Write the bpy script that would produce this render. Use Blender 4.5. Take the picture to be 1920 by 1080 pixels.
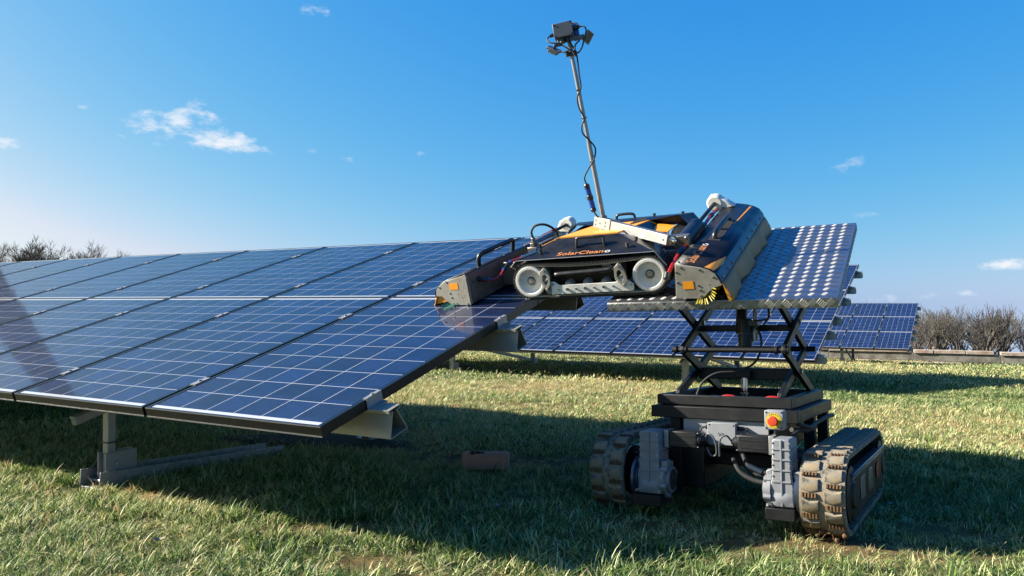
import bpy, bmesh, math, random
import numpy as np
from mathutils import Vector, Matrix

for o in list(bpy.data.objects):
    bpy.data.objects.remove(o)
SC = bpy.context.scene
COL = SC.collection
rad = math.radians

# ------------------------------------------------------------------ camera
CAM_H = 0.95
FPX = 1474.2
PITCH = 0.01735
cd = bpy.data.cameras.new("camera")
cd.sensor_width = 36.0
cd.lens = 36.0 * FPX / 1920.0
cd.clip_start = 0.05
cd.clip_end = 9000.0
cam = bpy.data.objects.new("camera", cd)
COL.objects.link(cam)
cam.location = (0, 0, CAM_H)
cam.rotation_euler = (math.pi / 2 + PITCH, 0, 0)
SC.camera = cam

# ------------------------------------------------------------------ sky, sun, exposure
SUN_EL = rad(27.0)
SUN_DIR = Vector((-0.991 * math.cos(SUN_EL), 0.132 * math.cos(SUN_EL), math.sin(SUN_EL)))
SKY_STRENGTH = 0.1
SUN_STRENGTH = 5.0
SKY_RESPONSE = ((.036, 2.2), (.172, .90), (.615, .21))
SC.view_settings.view_transform = 'Standard'
SC.view_settings.look = 'None'
SC.view_settings.exposure = 1.8
SC.view_settings.gamma = 1.0
SC.view_settings.use_curve_mapping = False


def cam_ray(px, py):
    x, y = (px - 960) / FPX, -(py - 540) / FPX
    c, s = math.cos(PITCH), math.sin(PITCH)
    return np.array([x, c - y * s, y * c + s])


def build_world():
    w = bpy.data.worlds.new("World")
    SC.world = w
    w.use_nodes = True
    nt = w.node_tree
    nt.nodes.clear()
    N = nt.nodes.new
    L = nt.links.new
    out = N('ShaderNodeOutputWorld')
    bg = N('ShaderNodeBackground')
    bg.inputs['Strength'].default_value = SKY_STRENGTH
    L(bg.outputs[0], out.inputs[0])
    tc = N('ShaderNodeTexCoord')
    sep = N('ShaderNodeSeparateXYZ')
    L(tc.outputs['Generated'], sep.inputs[0])
    zc = N('ShaderNodeMath'); zc.operation = 'MAXIMUM'; zc.inputs[1].default_value = 0.0
    L(sep.outputs['Z'], zc.inputs[0])
    mx = N('ShaderNodeMath'); mx.operation = 'MULTIPLY_ADD'; mx.inputs[1].default_value = .96; mx.inputs[2].default_value = .04
    L(zc.outputs[0], mx.inputs[0])
    comb = N('ShaderNodeCombineXYZ')
    L(sep.outputs['X'], comb.inputs['X']); L(sep.outputs['Y'], comb.inputs['Y']); L(mx.outputs[0], comb.inputs['Z'])
    nrm = N('ShaderNodeVectorMath'); nrm.operation = 'NORMALIZE'
    L(comb.outputs[0], nrm.inputs[0])
    sky = N('ShaderNodeTexSky')
    sky.sky_type = 'NISHITA'
    sky.sun_disc = False
    sky.sun_elevation = SUN_EL
    sky.sun_rotation = math.atan2(SUN_DIR.x, SUN_DIR.y)
    sky.altitude = 200
    sky.air_density = 1.0
    sky.dust_density = 1.4
    sky.ozone_density = 3.0
    L(nrm.outputs[0], sky.inputs['Vector'])
    # one colour response for the whole sky (per-channel gain and gamma, like the photograph's film curve)
    sp = N('ShaderNodeSeparateColor'); L(sky.outputs[0], sp.inputs[0])
    chan = []
    for ch, (k_, g_) in enumerate(SKY_RESPONSE):
        pw = N('ShaderNodeMath'); pw.operation = 'POWER'; pw.inputs[1].default_value = g_
        L(sp.outputs[ch], pw.inputs[0])
        gn = N('ShaderNodeMath'); gn.operation = 'MULTIPLY'; gn.inputs[1].default_value = k_ / SKY_STRENGTH / 3.482
        L(pw.outputs[0], gn.inputs[0]); chan.append(gn.outputs[0])
    mn = N('ShaderNodeMath'); mn.operation = 'MINIMUM'; L(chan[0], mn.inputs[0]); L(chan[1], mn.inputs[1])
    hs = N('ShaderNodeCombineColor')
    m9 = N('ShaderNodeMath'); m9.operation = 'MULTIPLY'; m9.inputs[1].default_value = .905; L(mn.outputs[0], m9.inputs[0])
    L(m9.outputs[0], hs.inputs[0]); L(chan[1], hs.inputs[1]); L(chan[2], hs.inputs[2])
    # small fair-weather clouds: (px, py, half width deg, half height deg, strength, tilt)
    clouds = [(326, 233, 3.4, 1.15, 0.8, -.16), (386, 257, 3.6, 1.05, .95, .10), (455, 275, 2.2, 0.5, .6, .12), (345, 215, 1.6, .7, .7, -.6), (595, 20, 1.3, 0.45, 0.6, 0),
              (14, 268, 1.2, 0.4, 0.9, 0), (1594, 312, 1.2, 0.8, 0.5, 0), (1890, 495, 1.9, 0.5, 1.0, 0),
              (1812, 552, 1.1, 0.4, 0.8, 0), (1735, 556, 1.4, .3, .45, 0), (1655, 560, 1.6, 0.35, 0.6, 0), (1630, 403, 1.2, 0.35, 0.28, 0),
              (650, 298, 0.7, 0.28, 0.5, .2), (582, 284, 0.7, 0.25, 0.4, 0), (788, 288, 0.5, 0.28, 0.4, 0), (155, 200, .4, .3, .4, 0),
              (1040, 318, .8, .3, .16, 0)]
    no = N('ShaderNodeTexNoise')
    no.inputs['Scale'].default_value = 34.0
    no.inputs['Detail'].default_value = 9.0
    no.inputs['Roughness'].default_value = 0.62
    stretch = N('ShaderNodeMapping'); stretch.inputs['Scale'].default_value = (1, 1, 2.1)
    L(tc.outputs['Generated'], stretch.inputs['Vector']); L(stretch.outputs[0], no.inputs['Vector'])
    acc = None
    for (px, py, aw, ah, st, tl) in clouds:
        d = cam_ray(px, py); d /= np.linalg.norm(d)
        r0 = np.cross(d, [0, 0, 1.0]); r0 /= np.linalg.norm(r0)
        u0 = np.cross(r0, d)
        r = r0 * math.cos(tl) - u0 * math.sin(tl)
        u = r0 * math.sin(tl) + u0 * math.cos(tl)
        outs = []
        for ax, sc_ in ((r, rad(aw)), (u, rad(ah))):
            sub = N('ShaderNodeVectorMath'); sub.operation = 'SUBTRACT'; sub.inputs[1].default_value = tuple(d)
            L(tc.outputs['Generated'], sub.inputs[0])
            dt = N('ShaderNodeVectorMath'); dt.operation = 'DOT_PRODUCT'; dt.inputs[1].default_value = tuple(ax / sc_)
            L(sub.outputs[0], dt.inputs[0])
            p2 = N('ShaderNodeMath'); p2.operation = 'MULTIPLY'
            L(dt.outputs['Value'], p2.inputs[0]); L(dt.outputs['Value'], p2.inputs[1])
            outs.append(p2)
        ad = N('ShaderNodeMath'); ad.operation = 'ADD'; L(outs[0].outputs[0], ad.inputs[0]); L(outs[1].outputs[0], ad.inputs[1])
        ml = N('ShaderNodeMath'); ml.operation = 'MULTIPLY_ADD'; ml.inputs[1].default_value = -0.75; ml.inputs[2].default_value = .74 if (st >= .6 and px < 500) else .60
        L(ad.outputs[0], ml.inputs[0])
        n2 = N('ShaderNodeMath'); n2.operation = 'MULTIPLY_ADD'; n2.inputs[1].default_value = 3.4; n2.inputs[2].default_value = -1.82
        L(no.outputs['Fac'], n2.inputs[0])
        sm = N('ShaderNodeMath'); sm.operation = 'ADD'; L(ml.outputs[0], sm.inputs[0]); L(n2.outputs[0], sm.inputs[1])
        mp = N('ShaderNodeMapRange'); mp.interpolation_type = 'SMOOTHSTEP'
        mp.inputs['From Min'].default_value = 0.0; mp.inputs['From Max'].default_value = 1.05
        mp.inputs['To Max'].default_value = st
        L(sm.outputs[0], mp.inputs['Value'])
        if acc is None:
            acc = mp.outputs[0]
        else:
            m2 = N('ShaderNodeMath'); m2.operation = 'MAXIMUM'
            L(acc, m2.inputs[0]); L(mp.outputs[0], m2.inputs[1]); acc = m2.outputs[0]
    mix = N('ShaderNodeMix'); mix.data_type = 'RGBA'
    L(acc, mix.inputs['Factor']); L(hs.outputs[0], mix.inputs['A'])
    mix.inputs['B'].default_value = (2.56, 2.68, 2.85, 1)
    L(mix.outputs['Result'], bg.inputs['Color'])


build_world()
sd = bpy.data.lights.new("sun", 'SUN')
sd.energy = SUN_STRENGTH
sd.angle = rad(0.55)
sd.color = (1.0, 0.93, 0.82)
sun = bpy.data.objects.new("sun", sd)
COL.objects.link(sun)
sun.rotation_euler = SUN_DIR.to_track_quat('Z', 'Y').to_euler()

# ------------------------------------------------------------------ frames
def nrm(v):
    v = np.asarray(v, float)
    return v / np.linalg.norm(v)


class Fr:
    """a local right-handed frame: u, v, w axes at an origin"""
    def __init__(s, O, u, v):
        s.O = np.array(O, float); s.u = nrm(u)
        v = np.asarray(v, float); v = v - s.u * (v @ s.u)
        s.v = nrm(v); s.w = np.cross(s.u, s.v)

    def P(s, u, v, w):
        return s.O + s.u * u + s.v * v + s.w * w

    def mat(s):
        m = Matrix.Identity(4)
        for i in range(3):
            m[i][0] = s.u[i]; m[i][1] = s.v[i]; m[i][2] = s.w[i]; m[i][3] = s.O[i]
        return m


IDF = Fr((0, 0, 0), (1, 0, 0), (0, 1, 0))
YAW = rad(30.6)
ROW_R = np.array([math.cos(YAW), -math.sin(YAW), 0])
ROW_N = np.array([math.sin(YAW), math.cos(YAW), 0])


def array_frame(corner, tilt):
    return Fr(np.array(corner) + [0, 0, CAM_H], ROW_R, ROW_N * math.cos(tilt) + np.array([0, 0, 1]) * math.sin(tilt))


A1 = array_frame((-.6747, 2.7781, -.442), rad(16.41))
A2 = array_frame((4.1466, 10.7662, -.8023), rad(17.6))
A3 = array_frame((12.29, 24.36, -1.472), rad(16.64))
RB = Fr((0.1108, 4.0854, 0.9571), (0.9104, -0.4113, 0.0444), (0.3844, 0.8807, 0.2766))
PFL = RB.P(.41, -.05, -.02); PFR = RB.P(1.465, -.12, -.022); PBR = RB.P(1.585, 1.10, .065)
PF = Fr(PFL, PFR - PFL, PBR - PFR)
LF = Fr((.70, 3.80, .505), (.85235, -.52232, .02618), (.52297, .85140, -.04012))


# ------------------------------------------------------------------ mesh builder
class MB:
    def __init__(s):
        s.V = []; s.F = []

    def add(s, vs, fs):
        b = len(s.V)
        s.V += [tuple(map(float, v)) for v in vs]
        s.F += [tuple(i + b for i in f) for f in fs]

    def box(s, F, u0, u1, v0, v1, w0, w1):
        vs = [F.P(u, v, w) for w in (w0, w1) for v in (v0, v1) for u in (u0, u1)]
        s.add(vs, [(0, 2, 3, 1), (4, 5, 7, 6), (0, 1, 5, 4), (2, 6, 7, 3), (0, 4, 6, 2), (1, 3, 7, 5)])
        return s

    def prism(s, pts, ext):
        n = len(pts); pts = [np.asarray(p, float) for p in pts]; ext = np.asarray(ext, float)
        vs = pts + [p + ext for p in pts]
        fs = [tuple(range(n))[::-1], tuple(range(n, 2 * n))] + [(i, (i + 1) % n, n + (i + 1) % n, n + i) for i in range(n)]
        s.add(vs, fs)
        return s

    def tube(s, pts, r, n=8, caps=True):
        pts = [np.asarray(p, float) for p in pts]
        rs = [r] * len(pts) if np.isscalar(r) else r
        t0 = nrm(pts[1] - pts[0])
        a = np.array([0, 0, 1.0]) if abs(t0[2]) < .9 else np.array([1.0, 0, 0])
        x = nrm(np.cross(a, t0)); vs = []
        for i, p in enumerate(pts):
            if i == 0: t = pts[1] - pts[0]
            elif i == len(pts) - 1: t = pts[-1] - pts[-2]
            else: t = nrm(pts[i + 1] - p) + nrm(p - pts[i - 1])
            t = nrm(t); x = nrm(x - t * (x @ t)); y = np.cross(t, x)
            for k in range(n):
                an = 2 * math.pi * k / n
                vs.append(p + (x * math.cos(an) + y * math.sin(an)) * rs[i])
        fs = []
        for i in range(len(pts) - 1):
            for k in range(n):
                fs.append((i * n + k, i * n + (k + 1) % n, (i + 1) * n + (k + 1) % n, (i + 1) * n + k))
        if caps:
            fs.append(tuple(range(n))[::-1]); fs.append(tuple((len(pts) - 1) * n + k for k in range(n)))
        s.add(vs, fs)
        return s

    def cyl(s, p0, p1, r, n=16):
        return s.tube([p0, p1], r, n)

    def lathe(s, c, axis, prof, n=32, close=True):
        """prof: list of (radius, distance along axis)"""
        c = np.asarray(c, float); t = nrm(axis)
        a = np.array([0, 0, 1.0]) if abs(t[2]) < .9 else np.array([1.0, 0, 0])
        x = nrm(np.cross(a, t)); y = np.cross(t, x); vs = []; fs = []
        for (r, d) in prof:
            for k in range(n):
                an = 2 * math.pi * k / n
                vs.append(c + t * d + (x * math.cos(an) + y * math.sin(an)) * max(r, 1e-4))
        for i in range(len(prof) - 1):
            for k in range(n):
                fs.append((i * n + k, i * n + (k + 1) % n, (i + 1) * n + (k + 1) % n, (i + 1) * n + k))
        if close:
            fs.append(tuple(range(n))[::-1]); fs.append(tuple((len(prof) - 1) * n + k for k in range(n)))
        s.add(vs, fs)
        return s

    def grid(s, rows):
        nr, nc = len(rows), len(rows[0])
        vs = [p for r in rows for p in r]
        s.add(vs, [(i * nc + j, i * nc + j + 1, (i + 1) * nc + j + 1, (i + 1) * nc + j) for i in range(nr - 1) for j in range(nc - 1)])
        return s

    def mesh(s, name, mat, off=(0, 0, 0), smooth=True, ang=35):
        me = bpy.data.meshes.new(name)
        V = np.array(s.V, float).reshape(-1, 3) - np.asarray(off, float)
        me.from_pydata([tuple(v) for v in V], [], s.F)
        me.validate()
        bm = bmesh.new(); bm.from_mesh(me)
        bmesh.ops.recalc_face_normals(bm, faces=bm.faces)
        bm.to_mesh(me); bm.free()
        if mat: me.materials.append(mat)
        if smooth:
            me.polygons.foreach_set('use_smooth', [True] * len(me.polygons))
            me.set_sharp_from_angle(angle=rad(ang))
        me.update()
        return me

    def build(s, name, mat, parent=None, bev=0, local=False, smooth=True, ang=35, **props):
        off = (0, 0, 0)
        if parent is not None and not local:
            p = parent; off = np.zeros(3)
            while p is not None:
                off = off + np.array(p.location); p = p.parent
        return link(name, s.mesh(name, mat, off, smooth, ang), parent, bev, **props)


def link(name, me, parent=None, bev=0, **props):
    o = bpy.data.objects.new(name, me)
    COL.objects.link(o)
    if parent is not None: o.parent = parent
    if bev:
        m = o.modifiers.new('bevel', 'BEVEL'); m.width = bev; m.segments = 2; m.limit_method = 'ANGLE'; m.angle_limit = rad(40)
    for k, v in props.items(): o[k] = v
    return o


def thing(name, label, cat, loc, group=None, matrix=None):
    o = bpy.data.objects.new(name, None)
    COL.objects.link(o)
    o.empty_display_size = .1
    if matrix is not None: o.matrix_world = matrix
    else: o.location = loc
    o['label'] = label; o['category'] = cat
    if group: o['group'] = group
    return o


def spline(pts, n=8):
    """Catmull-Rom through 3-D points"""
    P = [np.asarray(p, float) for p in pts]
    P = [2 * P[0] - P[1]] + P + [2 * P[-1] - P[-2]]
    out = []
    for i in range(1, len(P) - 2):
        for k in range(n):
            t = k / n
            out.append(.5 * ((2 * P[i]) + (P[i + 1] - P[i - 1]) * t + (2 * P[i - 1] - 5 * P[i] + 4 * P[i + 1] - P[i + 2]) * t * t
                             + (3 * P[i] - P[i - 1] - 3 * P[i + 1] + P[i + 2]) * t ** 3))
    out.append(P[-2])
    return out


def text_into(mb, txt, O, ex, ey, en, size, sx=1.0, depth=.0008, shear=0.0, align='LEFT'):
    cu = bpy.data.curves.new('lettering', 'FONT')
    cu.body = txt; cu.size = size; cu.align_x = align; cu.shear = shear; cu.resolution_u = 3
    cu.extrude = depth
    cu.offset = size * .012
    ob = bpy.data.objects.new('lettering', cu)
    COL.objects.link(ob)
    dg = bpy.context.evaluated_depsgraph_get(); dg.update()
    me = bpy.data.meshes.new_from_object(ob.evaluated_get(dg))
    ex, ey, en = nrm(ex), nrm(ey), nrm(en)
    vs = [np.asarray(O) + ex * v.co.x * sx + ey * v.co.y + en * v.co.z for v in me.vertices]
    w = max([v.co.x for v in me.vertices]) * sx if len(me.vertices) else 0
    mb.add(vs, [tuple(p.vertices) for p in me.polygons])
    bpy.data.meshes.remove(me); bpy.data.objects.remove(ob); bpy.data.curves.remove(cu)
    return w


# ------------------------------------------------------------------ materials
def mat(name, col, rough=.5, metal=0., col2=None, nscale=20., namt=.5, bump=0., bscale=None, rvar=0., coat=0., spec=.5, sheen=None, detail=6, lo=.35, hi=.65, vec='Object'):
    k_ = .53 if metal < .5 else .70
    col = tuple(c * k_ for c in col); col2 = tuple(c * k_ for c in col2) if col2 else None
    m = bpy.data.materials.new(name); m.use_nodes = True
    nt = m.node_tree; b = nt.nodes['Principled BSDF']
    b.inputs['Base Color'].default_value = (*col, 1)
    b.inputs['Roughness'].default_value = rough
    b.inputs['Metallic'].default_value = metal
    b.inputs['Specular IOR Level'].default_value = spec
    b.inputs['Coat Weight'].default_value = coat
    b.inputs['Coat Roughness'].default_value = .05
    N, L = nt.nodes.new, nt.links.new
    if col2 is not None or rvar or bump:
        tc = N('ShaderNodeTexCoord')
        no = N('ShaderNodeTexNoise'); no.inputs['Scale'].default_value = nscale; no.inputs['Detail'].default_value = detail
        no.inputs['Roughness'].default_value = .65
        L(tc.outputs[vec], no.inputs['Vector'])
        mr = N('ShaderNodeMapRange'); mr.inputs['From Min'].default_value = lo; mr.inputs['From Max'].default_value = hi
        L(no.outputs['Fac'], mr.inputs['Value'])
        if col2 is not None:
            mx = N('ShaderNodeMix'); mx.data_type = 'RGBA'
            mx.inputs['A'].default_value = (*col, 1); mx.inputs['B'].default_value = (*col2, 1)
            sc = N('ShaderNodeMath'); sc.operation = 'MULTIPLY'; sc.inputs[1].default_value = namt
            L(mr.outputs[0], sc.inputs[0]); L(sc.outputs[0], mx.inputs['Factor'])
            L(mx.outputs['Result'], b.inputs['Base Color'])
        if rvar:
            r2 = N('ShaderNodeMath'); r2.operation = 'MULTIPLY_ADD'; r2.inputs[1].default_value = rvar; r2.inputs[2].default_value = rough - rvar / 2
            L(mr.outputs[0], r2.inputs[0]); L(r2.outputs[0], b.inputs['Roughness'])
        if bump:
            n2 = N('ShaderNodeTexNoise'); n2.inputs['Scale'].default_value = bscale or nscale * 4; n2.inputs['Detail'].default_value = 4
            L(tc.outputs[vec], n2.inputs['Vector'])
            bp = N('ShaderNodeBump'); bp.inputs['Strength'].default_value = bump; bp.inputs['Distance'].default_value = .004
            L(n2.outputs['Fac'], bp.inputs['Height']); L(bp.outputs[0], b.inputs['Normal'])
    return m


M = {}
M['black_paint'] = mat('black_paint', (.009, .009, .010), .42, 0, (.022, .022, .021), 9, .5, .05, 60, .18, spec=.4)
M['black_deck'] = mat('black_deck_paint', (.007, .007, .009), .36, 0, (.018, .016, .015), 7, .6, .02, 50, .2, spec=.45)
M['steel_black'] = mat('powder_coat', (.0075, .0075, .008), .5, 0, (.014, .014, .014), 14, .5, .12, 350, .1, spec=.32)
M['rubber'] = mat('rubber', (.014, .014, .014), .7, 0, (.05, .045, .04), 25, .5, .1)
M['plastic_black'] = mat('plastic_black', (.016, .016, .017), .38, 0, (.03, .03, .03), 30, .4, 0, None, .1)
M['orange'] = mat('orange_paint', (1.3, .50, .016), .5, 0, (1.15, .42, .014), 8, .6, .02, 60, .15)
M['orange_sticker'] = mat('orange_sticker', (1.4, .50, .01), .5, 0, (1.2, .40, .01), 40, .5)
M['orange_rubber'] = mat('orange_rubber', (1.25, .48, .015), .5, 0, (.55, .2, .02), 22, .6, .05)
M['letter_orange'] = mat('letter_orange', (.80, .30, .08), .5, 0, (.5, .18, .05), 90, .7)
M['letter_white'] = mat('letter_white', (.75, .75, .75), .5)
M['stainless'] = mat('stainless', (.40, .37, .33), .42, .85, (.20, .17, .14), 9, .75, .08, 120, .25)
M['stainless_dull'] = mat('stainless_dull', (.62, .60, .53), .55, .3, (.36, .31, .23), 11, .8, .1, 90, .2)
M['alu'] = mat('aluminium', (.29, .29, .29), .45, .6, (.20, .195, .185), 16, .5, .0, 150, .15)
M['alu_bright'] = mat('aluminium_bright', (.50, .50, .50), .38, .45, (.42, .41, .40), 12, .4, .0, 200, .1)
M['galv'] = mat('galvanised', (.36, .37, .38), .5, .6, (.24, .24, .245), 30, .7, .08, 90, .2)
M['plate'] = mat('tread_aluminium', (.50, .50, .50), .34, .955, (.34, .34, .34), 10, .6, .05, 120, .16)
M['plate_bar'] = mat('tread_bar_aluminium', (.21, .21, .21), .5, .5, (.15, .15, .148), 60, .5, .05, 250, .15)
M['edge_bar'] = mat('edge_bar_aluminium', (.75, .74, .70), .4, .3, (.6, .59, .55), 60, .5)
M['cast'] = mat('cast_aluminium', (.36, .37, .39), .55, .25, (.29, .30, .315), 40, .6, .22, 420, .1)
M['grey_plastic'] = mat('grey_plastic', (.36, .37, .38), .5, 0, (.29, .30, .31), 30, .5, .02)
M['dark_grey_plastic'] = mat('dark_grey_plastic', (.13, .15, .17), .5, 0, (.09, .10, .11), 25, .5)
M['white_plastic'] = mat('white_plastic', (1.28, 1.25, 1.14), .42, 0, (.58, .52, .42), 14, .5, .03, 80, .1)
M['white_sheet'] = mat('white_sheet', (.52, .53, .55), .35, .2, (.44, .45, .47), 12, .5)
M['belt_inner'] = mat('belt_inner', (1.0, .94, .72), .6, 0, (.6, .52, .32), 60, .7)
M['red'] = mat('red_hose', (.55, .018, .012), .35, 0, (.35, .012, .01), 40, .5)
M['red_button'] = mat('red_button', (.78, .065, .015), .4)
M['yellow'] = mat('yellow_plastic', (.82, .62, .02), .5, 0, (.7, .5, .02), 30, .4)
M['blue_plastic'] = mat('blue_plastic', (.012, .10, .50), .38, 0, (.008, .06, .3), 50, .5)
M['bristle_green'] = mat('bristle_green', (.03, .27, .17), .6, 0, (.02, .16, .10), 60, .6)
M['bristle_yellow'] = mat('bristle_yellow', (.62, .50, .02), .6, 0, (.35, .26, .02), 60, .6)
M['flap_brown'] = mat('flap_weathered', (.66, .30, .075), .5, 0, (.80, .48, .24), 7, .8, .25, 18, .2, spec=.25)
M['strip_blue'] = mat('strip_metal', (.10, .13, .18), .35, .7, (.06, .07, .1), 12, .5, .03, 90, .1)
M['chrome'] = mat('chrome', (.75, .75, .76), .12, 1.)
M['bolt'] = mat('bolt_steel', (.45, .45, .44), .35, .9)
M['glass_lamp'] = mat('lamp_glass', (.10, .11, .12), .15, 0, spec=.6, coat=.5)
M['frame_black'] = mat('panel_frame_black', (.010, .010, .012), .34, .3, (.02, .02, .022), 30, .5)
M['purlin'] = mat('purlin_aluminium', (.42, .40, .34), .42, .55, (.48, .45, .38), 8, .5, .03, 120, .12)
M['conc'] = mat('concrete', (.36, .33, .27), .9, 0, (.17, .15, .12), 2.6, .9, .5, 40, lo=.42, hi=.62)
M['conc_light'] = mat('coping_stone', (.62, .52, .42), .9, 0, (.36, .2, .12), 5, .8, .5, 50, lo=.45, hi=.65)
M['brick'] = mat('brick', (1.0, .42, .25), .9, 0, (.75, .36, .25), 22, .8, .6, 150)
M['soil'] = mat('soil', (.13, .085, .05), .95, 0, (.07, .046, .03), 20, .7, .8, 60, spec=.08)
M['bark'] = mat('bark', (.22, .19, .155), .9, 0, (.11, .09, .075), 8, .7, .3, 60)
M['twig'] = mat('twig', (.155, .132, .11), .9, 0, (.09, .078, .066), 3, .7)
M['leaf_dry'] = mat('dry_leaf', (.50, .42, .28), .8, 0, (.35, .26, .15), 50, .6)
M['paper'] = mat('paper', (.36, .40, .46), .7)
M['wood'] = mat('old_wood', (.16, .13, .10), .9, 0, (.08, .065, .05), 9, .7, .4, 60)


CP_ = .158


def mat_cell():
    m = bpy.data.materials.new('silicon_cell'); m.use_nodes = True
    nt = m.node_tree; b = nt.nodes['Principled BSDF']; N, L = nt.nodes.new, nt.links.new
    tc = N('ShaderNodeTexCoord')
    sep = N('ShaderNodeSeparateXYZ'); L(tc.outputs['Object'], sep.inputs[0])
    # busbars: five thin tinned ribbons per 158 mm of width, running up the slope
    ml = N('ShaderNodeMath'); ml.operation = 'MULTIPLY'; ml.inputs[1].default_value = 5 / .158; L(sep.outputs['X'], ml.inputs[0])
    fr = N('ShaderNodeMath'); fr.operation = 'FRACT'; L(ml.outputs[0], fr.inputs[0])
    sb = N('ShaderNodeMath'); sb.operation = 'SUBTRACT'; sb.inputs[1].default_value = .5; L(fr.outputs[0], sb.inputs[0])
    ab = N('ShaderNodeMath'); ab.operation = 'ABSOLUTE'; L(sb.outputs[0], ab.inputs[0])
    lt = N('ShaderNodeMath'); lt.operation = 'LESS_THAN'; lt.inputs[1].default_value = .018; L(ab.outputs[0], lt.inputs[0])
    # crystal grain
    vo = N('ShaderNodeTexVoronoi'); vo.inputs['Scale'].default_value = 46.; L(tc.outputs['Object'], vo.inputs['Vector'])
    oi = N('ShaderNodeObjectInfo')
    c1 = N('ShaderNodeMix'); c1.data_type = 'RGBA'
    c1.inputs['A'].default_value = (.0016, .0055, .026, 1); c1.inputs['B'].default_value = (.0028, .0092, .040, 1)
    L(vo.outputs['Color'], c1.inputs['Factor'])
    hv = N('ShaderNodeHueSaturation'); L(c1.outputs['Result'], hv.inputs['Color'])
    vr = N('ShaderNodeMath'); vr.operation = 'MULTIPLY_ADD'; vr.inputs[1].default_value = .3; vr.inputs[2].default_value = .85
    L(oi.outputs['Random'], vr.inputs[0]); L(vr.outputs[0], hv.inputs['Value'])
    c2 = N('ShaderNodeMix'); c2.data_type = 'RGBA'; L(lt.outputs[0], c2.inputs['Factor'])
    L(hv.outputs[0], c2.inputs['A']); c2.inputs['B'].default_value = (.016, .032, .085, 1)
    # cell to cell tint
    cm = N('ShaderNodeVectorMath'); cm.operation = 'MULTIPLY'; cm.inputs[1].default_value = (1 / CP_, 1 / CP_, 0); L(tc.outputs['Object'], cm.inputs[0])
    co = N('ShaderNodeVectorMath'); co.operation = 'ADD'; co.inputs[1].default_value = (-.022 / CP_ + 10, -.035 / CP_ + 10, 0); L(cm.outputs[0], co.inputs[0])
    cf = N('ShaderNodeVectorMath'); cf.operation = 'FLOOR'; L(co.outputs[0], cf.inputs[0])
    wn = N('ShaderNodeTexWhiteNoise'); wn.noise_dimensions = '4D'; L(cf.outputs[0], wn.inputs['Vector']); L(oi.outputs['Random'], wn.inputs['W'])
    hv2 = N('ShaderNodeHueSaturation'); L(c2.outputs['Result'], hv2.inputs['Color'])
    v2 = N('ShaderNodeMath'); v2.operation = 'MULTIPLY_ADD'; v2.inputs[1].default_value = .8; v2.inputs[2].default_value = .6
    L(wn.outputs['Value'], v2.inputs[0]); L(v2.outputs[0], hv2.inputs['Value'])
    # thin uneven film of dust and dried water marks
    gm = N('ShaderNodeNewGeometry')
    du = N('ShaderNodeTexNoise'); du.inputs['Scale'].default_value = 2.2; du.inputs['Detail'].default_value = 9; du.inputs['Roughness'].default_value = .72
    L(gm.outputs['Position'], du.inputs['Vector'])
    dr = N('ShaderNodeMapRange'); dr.inputs['From Min'].default_value = .45; dr.inputs['From Max'].default_value = .8; dr.inputs['To Max'].default_value = .045
    L(du.outputs['Fac'], dr.inputs['Value'])
    dm = N('ShaderNodeMix'); dm.data_type = 'RGBA'; L(dr.outputs[0], dm.inputs['Factor']); L(hv2.outputs[0], dm.inputs['A']); dm.inputs['B'].default_value = (.14, .13, .11, 1)
    L(dm.outputs['Result'], b.inputs['Base Color'])
    b.inputs['Roughness'].default_value = .45
    b.inputs['Specular IOR Level'].default_value = .2
    b.inputs['Coat Weight'].default_value = .62
    b.inputs['Coat IOR'].default_value = 1.27
    no = N('ShaderNodeTexNoise'); no.inputs['Scale'].default_value = 3.; L(tc.outputs['Object'], no.inputs['Vector'])
    rr = N('ShaderNodeMath'); rr.operation = 'MULTIPLY_ADD'; rr.inputs[1].default_value = .08; rr.inputs[2].default_value = .025
    L(no.outputs['Fac'], rr.inputs[0]); L(rr.outputs[0], b.inputs['Coat Roughness'])
    return m


M['cell'] = mat_cell()
M['backsheet'] = mat('backsheet', (.66, .68, .72), .5, 0, (.6, .62, .66), 5, .4, coat=1.0)
M['backsheet'].node_tree.nodes['Principled BSDF'].inputs['Coat IOR'].default_value = 1.27


# ------------------------------------------------------------------ ground
BARE = [(.50, 3.35, .22, .25), (1.36, 3.15, .30, .18), (1.9, 3.35, .4, .25), (.95, 3.1, .35, .10), (-2.3, 3.2, .3, .12), (-.2, 2.62, .4, .08), (1.55, 3.05, .55, .28), (1.0, 3.15, .22, .12), (-1.55, 3.75, .5, .22), (.0, 5.0, 1.0, .3), (2.6, 6.6, .9, .2), (.2, 8.2, 1.3, .4), (-.5, 2.75, .25, .18),
        (3.4, 9.2, .8, .3), (-1.0, 5.55, .9, .5), (-.75, 3.2, .35, .15)]


def row_n(x, y):
    return .5090 * x + .8607 * y


def fbm(x, y, seed=0):
    rs = np.random.RandomState(seed); z = 0
    for k in range(5):
        a = rs.rand() * 6.28; b = rs.rand() * 6.28; f = .55 * 1.9 ** k
        z = z + np.sin(x * f * math.cos(a) + y * f * math.sin(a) + b) * np.sin(x * f * math.sin(a) * .8 - y * f * math.cos(a) * .9 + 2 * b) / 1.6 ** k
    return z


NK = np.array([-500, 0, 12, 17, 27, 36, 60, 400, 4000.])
ZK = np.array([.10, .10, -.32, -.50, -1.03, -1.58, -3.6, -24, -240.])


def ground_z(x, y):
    x = np.asarray(x, float); y = np.asarray(y, float)
    n = row_n(x, y)
    z = np.interp(n, NK, ZK)
    d = np.hypot(x, y)
    amp = .012 * np.clip((d - 1.5) / 3, .4, 2.2)
    lift = np.exp(-(((x - 1.1) / .9) ** 2 + ((y - 3.7) / 1.0) ** 2))
    return z + amp * fbm(x * 1.3, y * 1.3, 3) * (1 - .8 * lift)


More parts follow.
